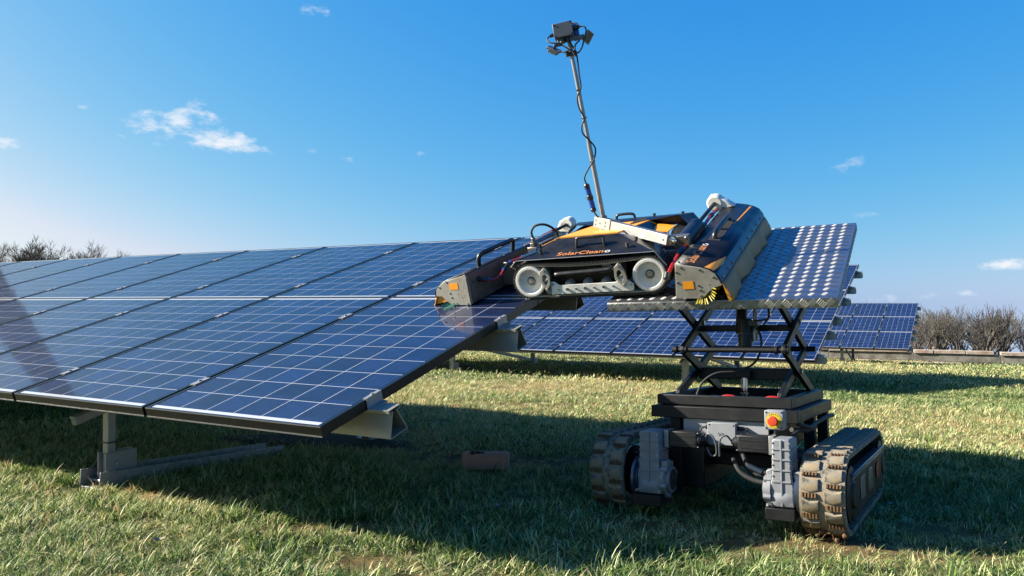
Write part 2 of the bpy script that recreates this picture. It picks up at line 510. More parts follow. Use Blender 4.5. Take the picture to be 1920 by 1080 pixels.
def bareness(x, y):
    b = np.zeros_like(np.asarray(x, float))
    for (cx, cy, sx, sy) in BARE:
        b = np.maximum(b, np.exp(-(((x - cx) / sx) ** 2 + ((y - cy) / sy) ** 2) * 1.9))
    return np.clip(b * (1 + .55 * fbm(x * 5.1, y * 5.1, 23)), 0, 1)


def mat_ground():
    m = bpy.data.materials.new('meadow_soil'); m.use_nodes = True
    nt = m.node_tree; b = nt.nodes['Principled BSDF']; N, L = nt.nodes.new, nt.links.new
    tc = N('ShaderNodeTexCoord')
    def noise(sc, det=6):
        n = N('ShaderNodeTexNoise'); n.inputs['Scale'].default_value = sc; n.inputs['Detail'].default_value = det; n.inputs['Roughness'].default_value = .7
        L(tc.outputs['Object'], n.inputs['Vector']); return n
    n1, n2, n3 = noise(1.1), noise(26), noise(.35)
    r1 = N('ShaderNodeValToRGB'); r1.color_ramp.elements[0].position = .32; r1.color_ramp.elements[1].position = .7
    r1.color_ramp.elements[0].color = (.042, .060, .013, 1); r1.color_ramp.elements[1].color = (.165, .145, .065, 1)
    L(n1.outputs['Fac'], r1.inputs[0])
    r2 = N('ShaderNodeValToRGB'); r2.color_ramp.elements[0].position = .35; r2.color_ramp.elements[1].position = .68
    r2.color_ramp.elements[0].color = (.013, .015, .005, 1); r2.color_ramp.elements[1].color = (.195, .185, .068, 1)
    L(n2.outputs['Fac'], r2.inputs[0])
    mx = N('ShaderNodeMix'); mx.data_type = 'RGBA'; mx.inputs['Factor'].default_value = .55
    L(r1.outputs[0], mx.inputs['A']); L(r2.outputs[0], mx.inputs['B'])
    at = N('ShaderNodeAttribute'); at.attribute_name = 'bare'
    mb_ = N('ShaderNodeMix'); mb_.data_type = 'RGBA'
    pw = N('ShaderNodeMath'); pw.operation = 'MULTIPLY'; L(at.outputs['Fac'], pw.inputs[0])
    mr = N('ShaderNodeMapRange'); mr.inputs['From Min'].default_value = .35; mr.inputs['From Max'].default_value = .6; L(n2.outputs['Fac'], mr.inputs[0])
    L(mr.outputs[0], pw.inputs[1]); L(pw.outputs[0], mb_.inputs['Factor'])
    L(mx.outputs['Result'], mb_.inputs['A']); mb_.inputs['B'].default_value = (.12, .062, .026, 1)
    L(mb_.outputs['Result'], b.inputs['Base Color'])
    b.inputs['Roughness'].default_value = .95; b.inputs['Specular IOR Level'].default_value = .15
    bp = N('ShaderNodeBump'); bp.inputs['Strength'].default_value = .9; bp.inputs['Distance'].default_value = .03
    L(n2.outputs['Fac'], bp.inputs['Height']); L(bp.outputs[0], b.inputs['Normal'])
    return m


M['ground'] = mat_ground()


def build_ground():
    ys = np.concatenate([np.linspace(-6, 0.5, 8), np.linspace(1, 14, 105), np.linspace(14.5, 40, 60), np.geomspace(43, 3500, 40)])
    xs = np.concatenate([-np.geomspace(3500, 30, 28), np.linspace(-28, -8, 26), np.linspace(-7.7, 9, 120), np.linspace(9.3, 28, 40), np.geomspace(30, 3500, 28)])
    X, Y = np.meshgrid(xs, ys)
    Z = ground_z(X, Y)
    me = bpy.data.meshes.new('ground')
    nx = len(xs); ny = len(ys)
    V = np.stack([X, Y, Z], -1).reshape(-1, 3)
    F = [(j * nx + i, j * nx + i + 1, (j + 1) * nx + i + 1, (j + 1) * nx + i) for j in range(ny - 1) for i in range(nx - 1)]
    me.from_pydata(V.tolist(), [], F)
    a = me.attributes.new('bare', 'FLOAT', 'POINT')
    a.data.foreach_set('value', bareness(V[:, 0], V[:, 1]).astype(np.float32))
    me.polygons.foreach_set('use_smooth', [True] * len(F))
    me.materials.append(M['ground'])
    return link('ground', me, None, 0, kind='structure')


build_ground()


def on_ground(px, py, lift=0.):
    """where the view ray through a photo pixel meets the terrain"""
    d = cam_ray(px, py); lo, hi = .5, 80.
    g = lambda t: CAM_H + d[2] * t - float(ground_z(d[0] * t, d[1] * t)) - lift
    for _ in range(60):
        mid = .5 * (lo + hi)
        if g(mid) > 0: lo = mid
        else: hi = mid
    return np.array([0, 0, CAM_H]) + d * lo


# ------------------------------------------------------------------ solar arrays
PW, PH, PT = .992, 1.65, .040
PITCH_U, PITCH_V = 1.012, 1.66
LIP = .010


def panel_frame_mesh():
    mb = MB()
    mb.box(IDF, 0, .019, 0, PH, -PT, .0015).box(IDF, PW - .019, PW, 0, PH, -PT, .0015)
    mb.box(IDF, .019, PW - .019, 0, LIP, -PT, .0015).box(IDF, .019, PW - .019, PH - LIP, PH, -PT, .0015)
    # the glint on the lower short side is added separately as pale strips
    return mb.mesh('solar_panel', M['frame_black'], smooth=False)


def flange_glint_mesh():
    mb = MB()
    mb.box(IDF, 0.001, PW - .001, -.0015, -.0002, -PT - .001, -PT + .004)
    mb.box(IDF, 0.001, PW - .001, -.0012, -.0002, -.003, .0012)
    return mb.mesh('flange_glint', M['alu'], smooth=False)


def backsheet_mesh():
    return MB().box(IDF, LIP, PW - LIP, LIP, PH - LIP, -.006, -.001).mesh('backsheet', M['backsheet'], smooth=False)


CP = .158
CU0 = (PW - 6 * CP) / 2
CV0 = (PH - 10 * CP) / 2


def cell_mesh():
    g = .0020
    return MB().box(IDF, g, CP - g, g, CP - g, 0, .0002).mesh('cell', M['cell'], smooth=False)


def cell_grid_mesh():
    mb = MB(); g = .0020
    for i in range(6):
        for j in range(10):
            mb.box(IDF, CU0 + i * CP + g, CU0 + (i + 1) * CP - g, CV0 + j * CP + g, CV0 + (j + 1) * CP - g, -.0012, -.0008)
    return mb.mesh('cell_grid', M['cell'], smooth=False)


ME_FRAME, ME_GLINT, ME_BACK, ME_CELL, ME_GRID = panel_frame_mesh(), flange_glint_mesh(), backsheet_mesh(), cell_mesh(), cell_grid_mesh()
# purlin section (v, w), apex up, open trapezoid like the photographed extrusion
PUR = [(-.035, 0), (-.035, -.012), (-.016, -.014), (-.055, -.105), (-.050, -.108), (.050, -.108), (.055, -.105), (.016, -.014), (.035, -.012), (.035, 0)]


def purlin_mesh(length, over):
    mb = MB()
    k = len(PUR)
    # thin-walled: outer and inner skins
    inner = [(-.031, -.003), (-.031, -.009), (-.010, -.012), (-.049, -.103), (-.046, -.105), (.046, -.105), (.049, -.103), (.010, -.012), (.031, -.009), (.031, -.003)]
    P0 = [(-length, v, w - PT - .002) for v, w in PUR]; P1 = [(over, v, w - PT - .002) for v, w in PUR]
    Q0 = [(-length, v, w - PT - .002) for v, w in inner]; Q1 = [(over, v, w - PT - .002) for v, w in inner]
    fs = []
    for i in range(k):
        j = (i + 1) % k
        fs += [(i, j, k + j, k + i), (2 * k + i, 3 * k + i, 3 * k + j, 2 * k + j), (k + i, k + j, 3 * k + j, 3 * k + i), (i, 2 * k + i, 2 * k + j, j)]
    mb.add(P0 + P1 + Q0 + Q1, fs)
    return mb.mesh('purlin', M['purlin'], smooth=False)


def end_clamp_mesh():
    mb = MB()
    mb.box(IDF, -.012, .004, -.045, .045, .0016, .006).box(IDF, .0015, .0055, -.045, .045, -PT - .002, .006)
    mb.box(IDF, .0055, .028, -.045, .045, -PT - .002, -PT + .004)
    mb.cyl((.003 - .006, -.0, .006), (-.003, 0, .011), .006, 8)
    return mb.mesh('end_clamp', M['alu_bright'])


def mid_clamp_mesh():
    mb = MB()
    mb.box(IDF, -.017, .017, -.042, .042, .0016, .0055)
    mb.cyl((0, 0, .0055), (0, 0, .012), .007, 8)
    return mb.mesh('mid_clamp', M['alu_bright'])


ME_ECL, ME_MCL = end_clamp_mesh(), mid_clamp_mesh()


def build_array(F, ncol, nrow, label, supports, single=()):
    root = thing('solar_array', label, 'solar array', None, 'rows of solar panels in the meadow', F.mat())
    bpy.context.view_layer.update()
    Wm = F.mat().inverted()
    for c in range(ncol):
        for r_ in range(nrow):
            p = link('solar_panel', ME_FRAME, root)
            p.location = (-(c + 1) * PITCH_U + .010 + .010, r_ * PITCH_V, 0)
            link('backsheet', ME_BACK, p)
            link('flange_glint', ME_GLINT, p)
            if (c, r_) in single:
                for i in range(6):
                    for j in range(10):
                        ce = link('cell', ME_CELL, p)
                        ce.location = (CU0 + i * CP, CV0 + j * CP, -.00098)
            else:
                link('cell_grid', ME_GRID, p)
    pm = purlin_mesh(ncol * PITCH_U + .1, .085)
    for r_ in range(nrow):
        for vv in (.29, 1.27):
            q = link('purlin', pm, root); q.location = (.01, r_ * PITCH_V + vv, 0)
            e = link('end_clamp', ME_ECL, root); e.location = (PW + .020 - PITCH_U + .001, r_ * PITCH_V + vv, 0)
            for c in range(1, ncol):
                mcl = link('mid_clamp', ME_MCL, root); mcl.location = (-c * PITCH_U + .010, r_ * PITCH_V + vv, 0)
    top_v = nrow * PITCH_V
    for (us, vf, vr, size, brace) in supports:
        # rafter under the purlins
        w1 = -PT - .112
        mb = MB()
        mb.box(IDF, us - .018, us + .018, .11, top_v - .15, w1 - .045, w1)
        mb.box(IDF, us - .026, us + .026, .11, top_v - .15, w1 - .012, w1 - .001)
        mb.build('rafter', M['galv'], root, .004, local=True)
        feet = []
        for vv in (vf, vr):
            top = F.P(us, vv, w1 - .03)
            gz = float(ground_z(top[0], top[1]))
            VF = Fr((top[0], top[1], 0), ROW_R, ROW_N)
            s = size / 2
            mb = MB()
            mb.box(VF, -s, s, -s * .9, s * .9, gz + .06, top[2])
            for i_ in range(len(mb.V)): mb.V[i_] = tuple(Wm @ Vector(mb.V[i_]))
            mb.build('post', M['alu_bright'] if vv == vf else M['galv'], root, .004, local=True)
            mb = MB()
            mb.box(VF, -s - .045, s + .045, -.06, .12, gz + .030, gz + .042)
            mb.box(VF, -s - .012, -s - .003, -.04, .13, gz + .042, gz + .17).box(VF, s + .003, s + .012, -.04, .13, gz + .042, gz + .17)
            mb.cyl(VF.P(-s - .03, .02, gz + .115), VF.P(s + .03, .02, gz + .115), .011, 10)
            for i_ in range(len(mb.V)): mb.V[i_] = tuple(Wm @ Vector(mb.V[i_]))
            mb.build('foot_bracket', M['alu_bright'], root, .002, local=True)
            feet.append((VF, gz, top))
        if brace:
            a = np.array(feet[1][0].P(0, -.05, feet[1][1] + .12)); b_ = F.P(us, vf + .35, w1 - .06)
            d = nrm(b_ - a); BFm = Fr(a, ROW_R, d)
            mb = MB().box(BFm, -.02, .02, 0, float(np.linalg.norm(b_ - a)), -.03, .03)
            for i_ in range(len(mb.V)): mb.V[i_] = tuple(Wm @ Vector(mb.V[i_]))
            mb.build('brace', M['galv'], root, .003, local=True)
        else:
            # channel-section ground rail joining both feet
            VF, gz, _ = feet[0]; ln = np.linalg.norm(np.array(feet[1][2][:2]) - np.array(feet[0][2][:2]))
            gz2 = feet[1][1]
            ln *= .50
            gz2 = gz + (gz2 - gz) * .50
            RFm = Fr(VF.P(0, -.10, gz + .005), ROW_R, ROW_N * ln + np.array([0, 0, gz2 - gz]))
            mb = MB()
            mb.box(RFm, -.085, .085, 0, ln + .2, 0, .006).box(RFm, -.085, -.078, 0, ln + .2, .006, .085).box(RFm, .078, .085, 0, ln + .2, .006, .085)
            for i_ in range(len(mb.V)): mb.V[i_] = tuple(Wm @ Vector(mb.V[i_]))
            mb.build('ground_rail', M['galv'], root, .002, local=True)
            mb = MB().tube(spline([VF.P(-.045, .02, feet[0][2][2]), VF.P(-.048, .0, gz + .30), VF.P(-.060, -.01, gz + .15), VF.P(-.105, -.03, gz + .06), VF.P(-.12, -.05, gz - .02)], 6), .011, 8)
            for i_ in range(len(mb.V)): mb.V[i_] = tuple(Wm @ Vector(mb.V[i_]))
            mb.build('cable_conduit', M['rubber'], root, 0, local=True)
            mb = MB().box(VF, -.0265, .0265, -.0245, .0245, gz + .215, gz + .222)
            for i_ in range(len(mb.V)): mb.V[i_] = tuple(Wm @ Vector(mb.V[i_]))
            mb.build('cable_tie', M['plastic_black'], root, 0, local=True)
    return root


arr1 = build_array(A1, 9, 2, 'nearest tilted solar array whose lower corner juts out beside the robot', [(-1.775, .30, 2.35, .046, False), (-5.9, .36, 2.35, .046, False)],
                   single={(0, 0), (1, 0), (0, 1), (1, 1), (2, 0)})
build_array(A2, 10, 3, 'solar array in the middle distance seen through the open scissor lift', [(-1.95, .35, 3.5, .085, True), (-6.3, .35, 3.5, .07, True)])
build_array(A3, 6, 3, 'farthest small solar array standing before the old concrete wall', [(-2.0, .45, 3.2, .09, True)])

# ------------------------------------------------------------------ cleaning robot
robot = thing('cleaning_robot', 'black and orange tracked panel cleaning robot with two brush units and a light mast', 'cleaning robot', tuple(RB.P(.3, .5, 0)))
R = RB.P


def quads(name, faces, m, parent, thick=None, **k):
    k.setdefault('smooth', False)
    mb = MB()
    for f in faces:
        mb.add(f, [tuple(range(len(f)))])
    o = mb.build(name, m, parent, **k)
    if thick:
        md = o.modifiers.new('thickness', 'SOLIDIFY'); md.thickness = thick; md.offset = -1
    return o


def fender(v0, s):
    """v0: outer edge, s: +1 towards the middle of the machine"""
    a, b, c, d = (-.098, .181), (-.066, .213), (.663, .212), (.715, .142)
    f = lambda u, v, w: R(u, v0 + s * v, w)
    A_, B_, C_, D_ = [f(p[0], 0, p[1]) for p in (a, b, c, d)]
    A2_, B2_, C2_, D2_ = f(-.085, .2, .176), f(-.02, .2, .232), f(.62, .2, .238), f(.69, .2, .15)
    e1, e2 = f(.03, .06, .236), f(.60, .055, .233)
    return [A_, B_, C_, D_, A2_, B2_, C2_, D2_, e1, e2]


A_, B_, C_, D_, A2_, B2_, C2_, D2_, e1, e2 = fender(0, 1)
dFL, dFR, dBR, dBL = R(.135, .14, .288), R(.455, .14, .290), R(.455, .80, .228), R(.135, .80, .228)
near = quads('fender', [[A_, A2_, B2_, B_], [B_, e1, e2, C_], [B_, B2_, e1], [B2_, dFL, e1], [e1, dFL, dFR, e2], [e2, dFR, C2_], [e2, C2_, C_], [C_, C2_, D2_, D_]], M['black_deck'], robot, .004)
mb = MB()
for p, q in ((A_, B_), (B_, C_), (C_, D_)):
    mb.tube([p, q], .0022, 6)
mb.build('fender_edge_glint', M['alu_bright'], near)  # pale rods stand in for the light caught by the painted edge
Af, Bf, Cf, Df, A2f, B2f, C2f, D2f, f1, f2 = fender(1.05, -1)
far = quads('fender', [[Af, A2f, B2f, Bf], [Bf, B2f, C2f, Cf], [B2f, dBL, dBR, C2f], [Cf, C2f, D2f, Df],
                       [R(.25, .85, .165), R(.25, .85, .232), R(.62, .85, .237), R(.69, .85, .15), R(.66, .85, .165), R(.60, .85, .19), R(.36, .85, .19)]], M['black_deck'], robot, .004)
# central body
quads('deck', [[dFL, dFR, dBR, dBL]], M['orange'], robot, .006)
quads('deck_hatch', [[R(.50, .62, .20), R(.60, .60, .19), R(.60, .80, .185), R(.50, .82, .20)], [R(.40, .58, .262), R(.50, .62, .20), R(.50, .82, .20), R(.42, .80, .255)]], M['orange'], robot, .006)
body = quads('chassis', [[R(-.03, .14, .225), R(-.03, .82, .2), dBL, dFL], [dFR, dBR, R(.56, .80, .16), R(.60, .16, .215)],
                         [R(-.06, .16, .05), R(-.03, .14, .225), R(-.03, .82, .2), R(-.06, .82, .05)],
                         [R(.60, .16, .215), R(.56, .80, .16), R(.56, .80, .05), R(.60, .16, .05)],
                         [R(-.06, .16, .05), R(.60, .16, .05), R(.60, .16, .215), R(-.03, .14, .225)],
                         [R(-.06, .82, .05), R(.56, .80, .05), R(.56, .80, .16), R(-.03, .82, .2)],
                         [R(-.06, .16, .05), R(.60, .16, .05), R(.56, .80, .05), R(-.06, .82, .05)]], M['black_paint'], robot)
# orange strip painting the sun's tint on the slope left of the deck
quads('deck_sun_tint', [[R(.028, .135, .2515), R(.134, .136, .2905), R(.134, .155, .2905), R(.028, .16, .2515)]], M['orange'], robot, .002)
# lettering on the near fender
tn = nrm(np.cross(e2 - e1, dFL - e1))
if tn[2] < 0: tn = -tn
tb = nrm(np.cross(C_ - B_, e1 - B_))
if tb[2] < 0: tb = -tb
ex = nrm(C_ - B_)
ey = nrm(np.cross(tb, ex))
mb = MB()
O_ = R(.155, .016, .2222) + tb * .0006
wd = text_into(mb, 'SolarClean', O_, ex, ey, tb, .040, 1.42, .0006, .12)
mb.build('lettering', M['letter_orange'], near, smooth=False)
mb = MB(); text_into(mb, 'o', O_ + ex * (wd + .003), ex, ey, tb, .040, 1.42, .0006, .12)
mb.build('lettering', M['letter_white'], near, smooth=False)
# grab handles
def handle(pts, r, parent, m='plastic_black'):
    return MB().tube(spline(pts, 5), r, 10).build('handle', M[m], parent)


handle([R(.247, .075, .238), R(.250, .075, .262), R(.252, .08, .286), R(.262, .08, .293), R(.32, .08, .294), R(.382, .08, .295), R(.392, .08, .289), R(.395, .075, .265), R(.397, .075, .238)], .0072, robot)
handle([R(.215, .95, .225), R(.22, .95, .25), R(.24, .95, .258), R(.30, .95, .258), R(.325, .95, .25), R(.33, .95, .225)], .0085, robot)
for (u, v, w) in ((.52, .05, .236), (.06, .05, .236), (.55, .12, .25), (.03, .13, .245), (.62, .95, .222), (.45, .95, .226)):
    MB().cyl(R(u, v, w), R(u, v, w + .014), .007, 8).cyl(R(u, v, w + .014), R(u, v, w + .02), .010, 8).build('latch_knob', M['plastic_black'], robot)


def belt_loop(v, n=64):
    """closed path (u, w) round both wheels with a slightly sagging top run"""
    r_, c0, c1 = .092, (0, .100), (.625, .100)
    pts = []
    for k in range(14):
        a = math.pi / 2 + math.pi * k / 13
        pts.append((c0[0] + r_ * math.cos(a), c0[1] + r_ * math.sin(a)))
    for k in range(1, 20):
        pts.append((c0[0] + .625 * k / 20, .008))
    for k in range(14):
        a = -math.pi / 2 + math.pi * k / 13
        pts.append((c1[0] + r_ * math.cos(a), c1[1] + r_ * math.sin(a)))
    for k in range(1, 20):
        t = k / 20
        pts.append((c1[0] - .625 * t, .192 - .016 * math.sin(math.pi * t)))
    return pts


def resample(pts, step):
    P = [np.array(p) for p in pts] + [np.array(pts[0])]
    seg = [np.linalg.norm(P[i + 1] - P[i]) for i in range(len(P) - 1)]
    cum = np.concatenate([[0], np.cumsum(seg)])
    n = int(cum[-1] / step)
    out = []
    for k in range(n):
        d = cum[-1] * k / n
        i = int(np.searchsorted(cum, d, 'right')) - 1
        t = (d - cum[i]) / seg[i]
        out.append((P[i] * (1 - t) + P[i + 1] * t, nrm(P[i + 1] - P[i])))
    return out


def robot_track(v0, v1, detail, parent):
    pts = belt_loop(0)
    mb = MB(); n = len(pts); inn = []
    for i in range(n):
        p = np.array(pts[i]); t = nrm(np.array(pts[(i + 1) % n]) - np.array(pts[i - 1])); nn = np.array([t[1], -t[0]])
        inn.append(p + nn * -.007)
    vs = [R(p[0], v, p[1]) for v in (v0, v1) for p in pts] + [R(p[0], v, p[1]) for v in (v0, v1) for p in inn]
    fs = []
    for i in range(n):
        j = (i + 1) % n
        fs += [(i, j, n + j, n + i), (2 * n + i, 3 * n + i, 3 * n + j, 2 * n + j), (i, 2 * n + i, 2 * n + j, j), (n + i, n + j, 3 * n + j, 3 * n + i)]
    mb.add(vs, fs)
    tr = mb.build('crawler_belt', M['rubber'], parent)
    # rubber lugs outside, white teeth inside
    lug = MB(); tooth = MB()
    for (p, t) in resample(pts, .0135):
        nn = np.array([t[1], -t[0]])
        F_ = Fr(R(p[0], 0, p[1]), RB.u * t[0] + RB.w * t[1], RB.v)
        sgn = 1 if (F_.w @ (RB.u * nn[0] + RB.w * nn[1])) > 0 else -1
        k = 5 if detail else 2
        for q in range(k):
            va, vb = v0 + (v1 - v0) * (q + .08) / k, v0 + (v1 - v0) * (q + .92) / k
            sh_ = .004 * (q % 2)
            lug.box(F_, -.0052 + sh_, .0028 + sh_, va, vb, 0 if sgn > 0 else -.008, .008 if sgn > 0 else 0)
    lug.build('belt_lugs', M['rubber'], tr, kind='stuff', smooth=False)
    for (p, t) in resample([tuple(x) for x in inn], .0085):
        nn = np.array([t[1], -t[0]])
        F_ = Fr(R(p[0], 0, p[1]), RB.u * t[0] + RB.w * t[1], RB.v)
        sgn = -1 if (F_.w @ (RB.u * nn[0] + RB.w * nn[1])) > 0 else 1
        tooth.box(F_, -.0027, .0027, v0 + .002, v1 - .002, *((0.0, .0045) if sgn > 0 else (-.0045, 0.0)))
    tooth.build('belt_teeth', M['belt_inner'], tr, kind='stuff', smooth=False)
    for cu_ in (0, .625):
        mb = MB()
        c = R(cu_, v0 - .006, .100)
        mb.lathe(c, RB.v, [(.0, .020), (.014, .020), (.018, .024), (.052, .026), (.060, .022), (.0635, .004), (.066, 0), (.077, 0), (.079, .003), (.079, v1 - v0), (.060, v1 - v0 + .002)], 40)
        wh = mb.build('wheel', M['white_plastic'], tr)
        mb = MB()
        for k in range(44):
            a = 2 * math.pi * k / 44
            rr = RB.u * math.cos(a) + RB.w * math.sin(a)
            mb.box(Fr(c + rr * .0785, RB.v, np.cross(rr, RB.v)), .001, v1 - v0, -.0028, .0028, -.0038, .0038)
        mb.build('wheel_teeth', M['white_plastic'], tr, kind='stuff', smooth=False)
        mb = MB().lathe(c, RB.v, [(.0, .006), (.009, .006), (.0105, .010), (.017, .011), (.0185, .014), (.0185, .024)], 20)
        mb.build('wheel_hub', M['bolt'] if cu_ else M['stainless_dull'], tr)
        MB().lathe(c, RB.v, [(.020, .0195), (.0225, .0195), (.0225, .022)], 24).build('bearing_ring', M['plastic_black'], tr)
    if detail:
        poly = [(.115, .094), (.136, .094), (.160, .075), (.455, .075), (.495, .108), (.515, .085), (.545, .062), (.545, .034), (.535, .028), (.115, .028)]
        mb = MB().prism([R(u, v0 - .012, w) for u, w in poly], RB.v * .006)
        mb.build('side_plate', M['white_plastic'], tr, .0012)
        mb = MB()
        for k, (u, w) in enumerate([(.123, .083), (.153, .052), (.20, .053), (.247, .053), (.295, .054), (.342, .054), (.392, .055), (.442, .056), (.50, .095), (.535, .06)]):
            rr = .0075 if k % 2 == 0 else .0048
            mb.lathe(R(u, v0 - .012, w), -RB.v, [(rr, 0), (rr, .005), (rr * .6, .005), (rr * .5, .003)], 12)
        mb.build('bolt', M['bolt'], tr)
        for u0, lean in ((.088, 0), (.480, .012)):
            out_ = [(u0, .172), (u0 - .022, .150), (u0 - .024, .100), (u0 + .002 + lean, .048), (u0 + .026 + lean, .082), (u0 + .028, .130), (u0 + .012, .165)]
            in_ = [(p[0] * .55 + (u0 + .003) * .45, p[1] * .5 + .104 * .5) for p in out_]
            k = len(out_)
            vs = [R(u, v, w) for v in (v0 - .020, v0 - .006) for (u, w) in out_ + in_]
            fs = []
            for i in range(k):
                j = (i + 1) % k
                fs += [(i, j, k + j, k + i), (2 * k + i, 3 * k + i, 3 * k + j, 2 * k + j), (i, 2 * k + i, 2 * k + j, j), (k + i, k + j, 3 * k + j, 3 * k + i)]
            mb = MB(); mb.add(vs, fs)
            mb.box(Fr(R(u0 + .002, v0 - .018, .104), RB.u + RB.w * .7, RB.v), -.028, .028, 0, .008, -.004, .004)
            mb.cyl(R(u0 - .002, v0 - .024, .157), R(u0 - .002, v0 - .004, .157), .0075, 12).cyl(R(u0 + .006 + lean, v0 - .024, .060), R(u0 + .006 + lean, v0 - .004, .060), .0068, 12)
            mb.build('idler_bracket', M['stainless_dull'], tr, .001)
            MB().cyl(R(u0 + .012 + lean * 2, v0, .05), R(u0 + .012 + lean * 2, v1, .05), .022, 18).build('roller', M['grey_plastic'], tr)
        for u0 in (.205, .300, .395):
            MB().lathe(R(u0, v0 - .002, .072), RB.v, [(.006, 0), (.014, .0), (.0215, .012), (.0215, .13)], 20).build('roller', M['grey_plastic'], tr)
        MB().tube(spline([R(.135, .03, .125), R(.145, .0, .128), R(.175, -.006, .131), R(.30, -.006, .134), R(.41, -.006, .138), R(.44, .0, .143), R(.455, .03, .152)], 5), .0135, 12).build('handle', M['plastic_black'], tr)
        MB().box(RB, .11, .50, .05, .12, .02, .17).build('motor_housing', M['black_paint'], tr, .004)
        MB().box(RB, .385, .43, .03, .035, .150, .175).build('cover_plate', M['alu_bright'], tr, .001)
    return tr


robot_track(0, .14, True, robot)
robot_track(.90, 1.045, False, robot)


def brush_unit(F, v0, v1, prof, side, bristle, parent, flap_tip):
    """prof: housing outline (u, w) from the inner top corner round the inner wall, bottom, mouth and back over the top.
    side=+1: mouth to +u."""
    hood_i = prof['hood']; P = lambda u, v, w: F.P(u, v, w)
    # inner wall and top as one bent sheet
    hood = prof['sheet']
    o = MB().grid([[P(u, v, w) for (u, w) in hood] for v in (v0 + .004, v1 - .004)]).build('brush_unit', M[prof['sheet_mat']], parent, ang=28)
    md = o.modifiers.new('thickness', 'SOLIDIFY'); md.thickness = .003; md.offset = 0
    wall = MB().prism([P(u, v0 + .004, w) for u, w in prof['wall']], F.v * (v1 - v0 - .008))
    wall.build('inner_wall', M['stainless'], o, .002)
    for va, nm in ((v0, 'end_plate'), (v1 - .006, 'end_plate')):
        ep = MB().prism([P(u, va, w) for (u, w) in prof['plate']], F.v * .006)
        ep.build(nm, M['stainless_dull'], o, .0015)
    # bolts on the near plate
    mb = MB()
    for (u, w) in prof['bolts']:
        mb.lathe(P(u, v0, w), -F.v, [(.0055, 0), (.0055, .0022), (.003, .003)], 10)
    for (u, w) in prof['holes']:
        mb.lathe(P(u, v0, w), -F.v, [(.003, 0), (.003, .0006)], 8)
    mb.build('bolt', M['bolt'], o)
    (su, sw) = prof['sticker']
    MB().prism([P(su[0], v0 - .0006, sw[0]), P(su[1], v0 - .0006, sw[0] + .002), P(su[1] - .002, v0 - .0006, sw[1] + .003), P(su[0], v0 - .0006, sw[1])], -F.v * .0008).build('sticker', M['orange_sticker'], o)
    # bristles on a shaft
    cu_, cw_ = prof['axis']; rb = prof['br']
    rnd = random.Random(int(v1 * 100) + (1 if side > 0 else 7)); mb = MB()
    nv = 46
    lo_a, hi_a = prof['fan']
    for iv in range(nv):
        v = v0 + .012 + (v1 - v0 - .024) * iv / (nv - 1)
        front = iv == 0
        nk_ = 10 if front else 6
        for k in range(nk_):
            a = lo_a + (hi_a - lo_a) * (k + .5 + rnd.uniform(-.3, .3)) / nk_
            d = F.u * math.cos(a) + F.w * math.sin(a); t = F.u * -math.sin(a) + F.w * math.cos(a)
            c = P(cu_, v, cw_)
            for h in range(3 if front else 2):
                j = rnd.uniform(-.006, .006); jv = rnd.uniform(-.006, .006)
                tip = c + d * (rb * rnd.uniform(.92, 1.04)) + t * j + F.v * (jv + (-(prof['splay'][0] + prof['splay'][1] * rnd.random()) if front else 0))
                rel = tip - F.O
                if rel @ F.w < .0015: tip = tip + F.w * (.0015 - rel @ F.w) - F.v * .01
                b0 = c + d * (prof['splay'][2] if front else .02) + t * (j * .3); wv = .0013
                mb.add([b0 - t * wv, b0 + t * wv, tip + t * wv * 1.4, tip - t * wv * 1.4, b0 + F.v * wv, tip + F.v * wv * 1.4], [(0, 1, 2, 3), (0, 4, 5, 3), (1, 4, 5, 2)])
    mb.build('bristles', M[bristle], o, kind='stuff', smooth=False)
    MB().cyl(P(cu_, v0 + .008, cw_), P(cu_, v1 - .008, cw_), .02, 16).build('brush_shaft', M['rubber'], o)
    return o


# ---- left brush unit lies on the panels of the near array
LP = dict(plate=[(-.320, .168), (-.456, .134), (-.480, .122), (-.503, .104), (-.520, .086), (-.527, .072), (-.528, .051), (-.493, .050), (-.469, .028), (-.447, .008), (-.428, 0.002), (-.312, .002)],
          sheet=[(-.315, .169), (-.456, .137), (-.481, .125), (-.505, .107), (-.523, .088), (-.531, .073), (-.532, .050)], sheet_mat='black_deck', hood=0,
          wall=[(-.314, .168), (-.302, .012), (-.312, .004), (-.322, .164)],
          bolts=[(-.430, .045), (-.437, .068), (-.332, .010), (-.318, .15), (-.50, .10), (-.45, .13), (-.425, .010)], holes=[(-.385, .062), (-.345, .055), (-.36, .045), (-.342, .10)],
          sticker=((-.432, -.376), (.088, .122)), axis=(-.425, .062), br=.066, fan=(math.pi * 1.22, math.pi * 1.66), splay=(.05, .05, .052))
LV0, LV1 = 1.49, 2.70
lb = brush_unit(A1, LV0, LV1, LP, -1, 'bristle_green', robot, None)
rows = []
for k in range(19):
    v = LV0 + .002 + (LV1 - LV0 - .004) * k / 18
    wv = .004 * math.sin(k * 1.9)
    rows.append([A1.P(u, v, w) for (u, w) in ((-.530, .054), (-.541 + wv, .030), (-.550 + wv, .006), (-.557 + wv, -.0 + .002))])
fl = MB().grid(rows).build('rubber_flap', M['orange_rubber'], lb)
md = fl.modifiers.new('thickness', 'SOLIDIFY'); md.thickness = .004
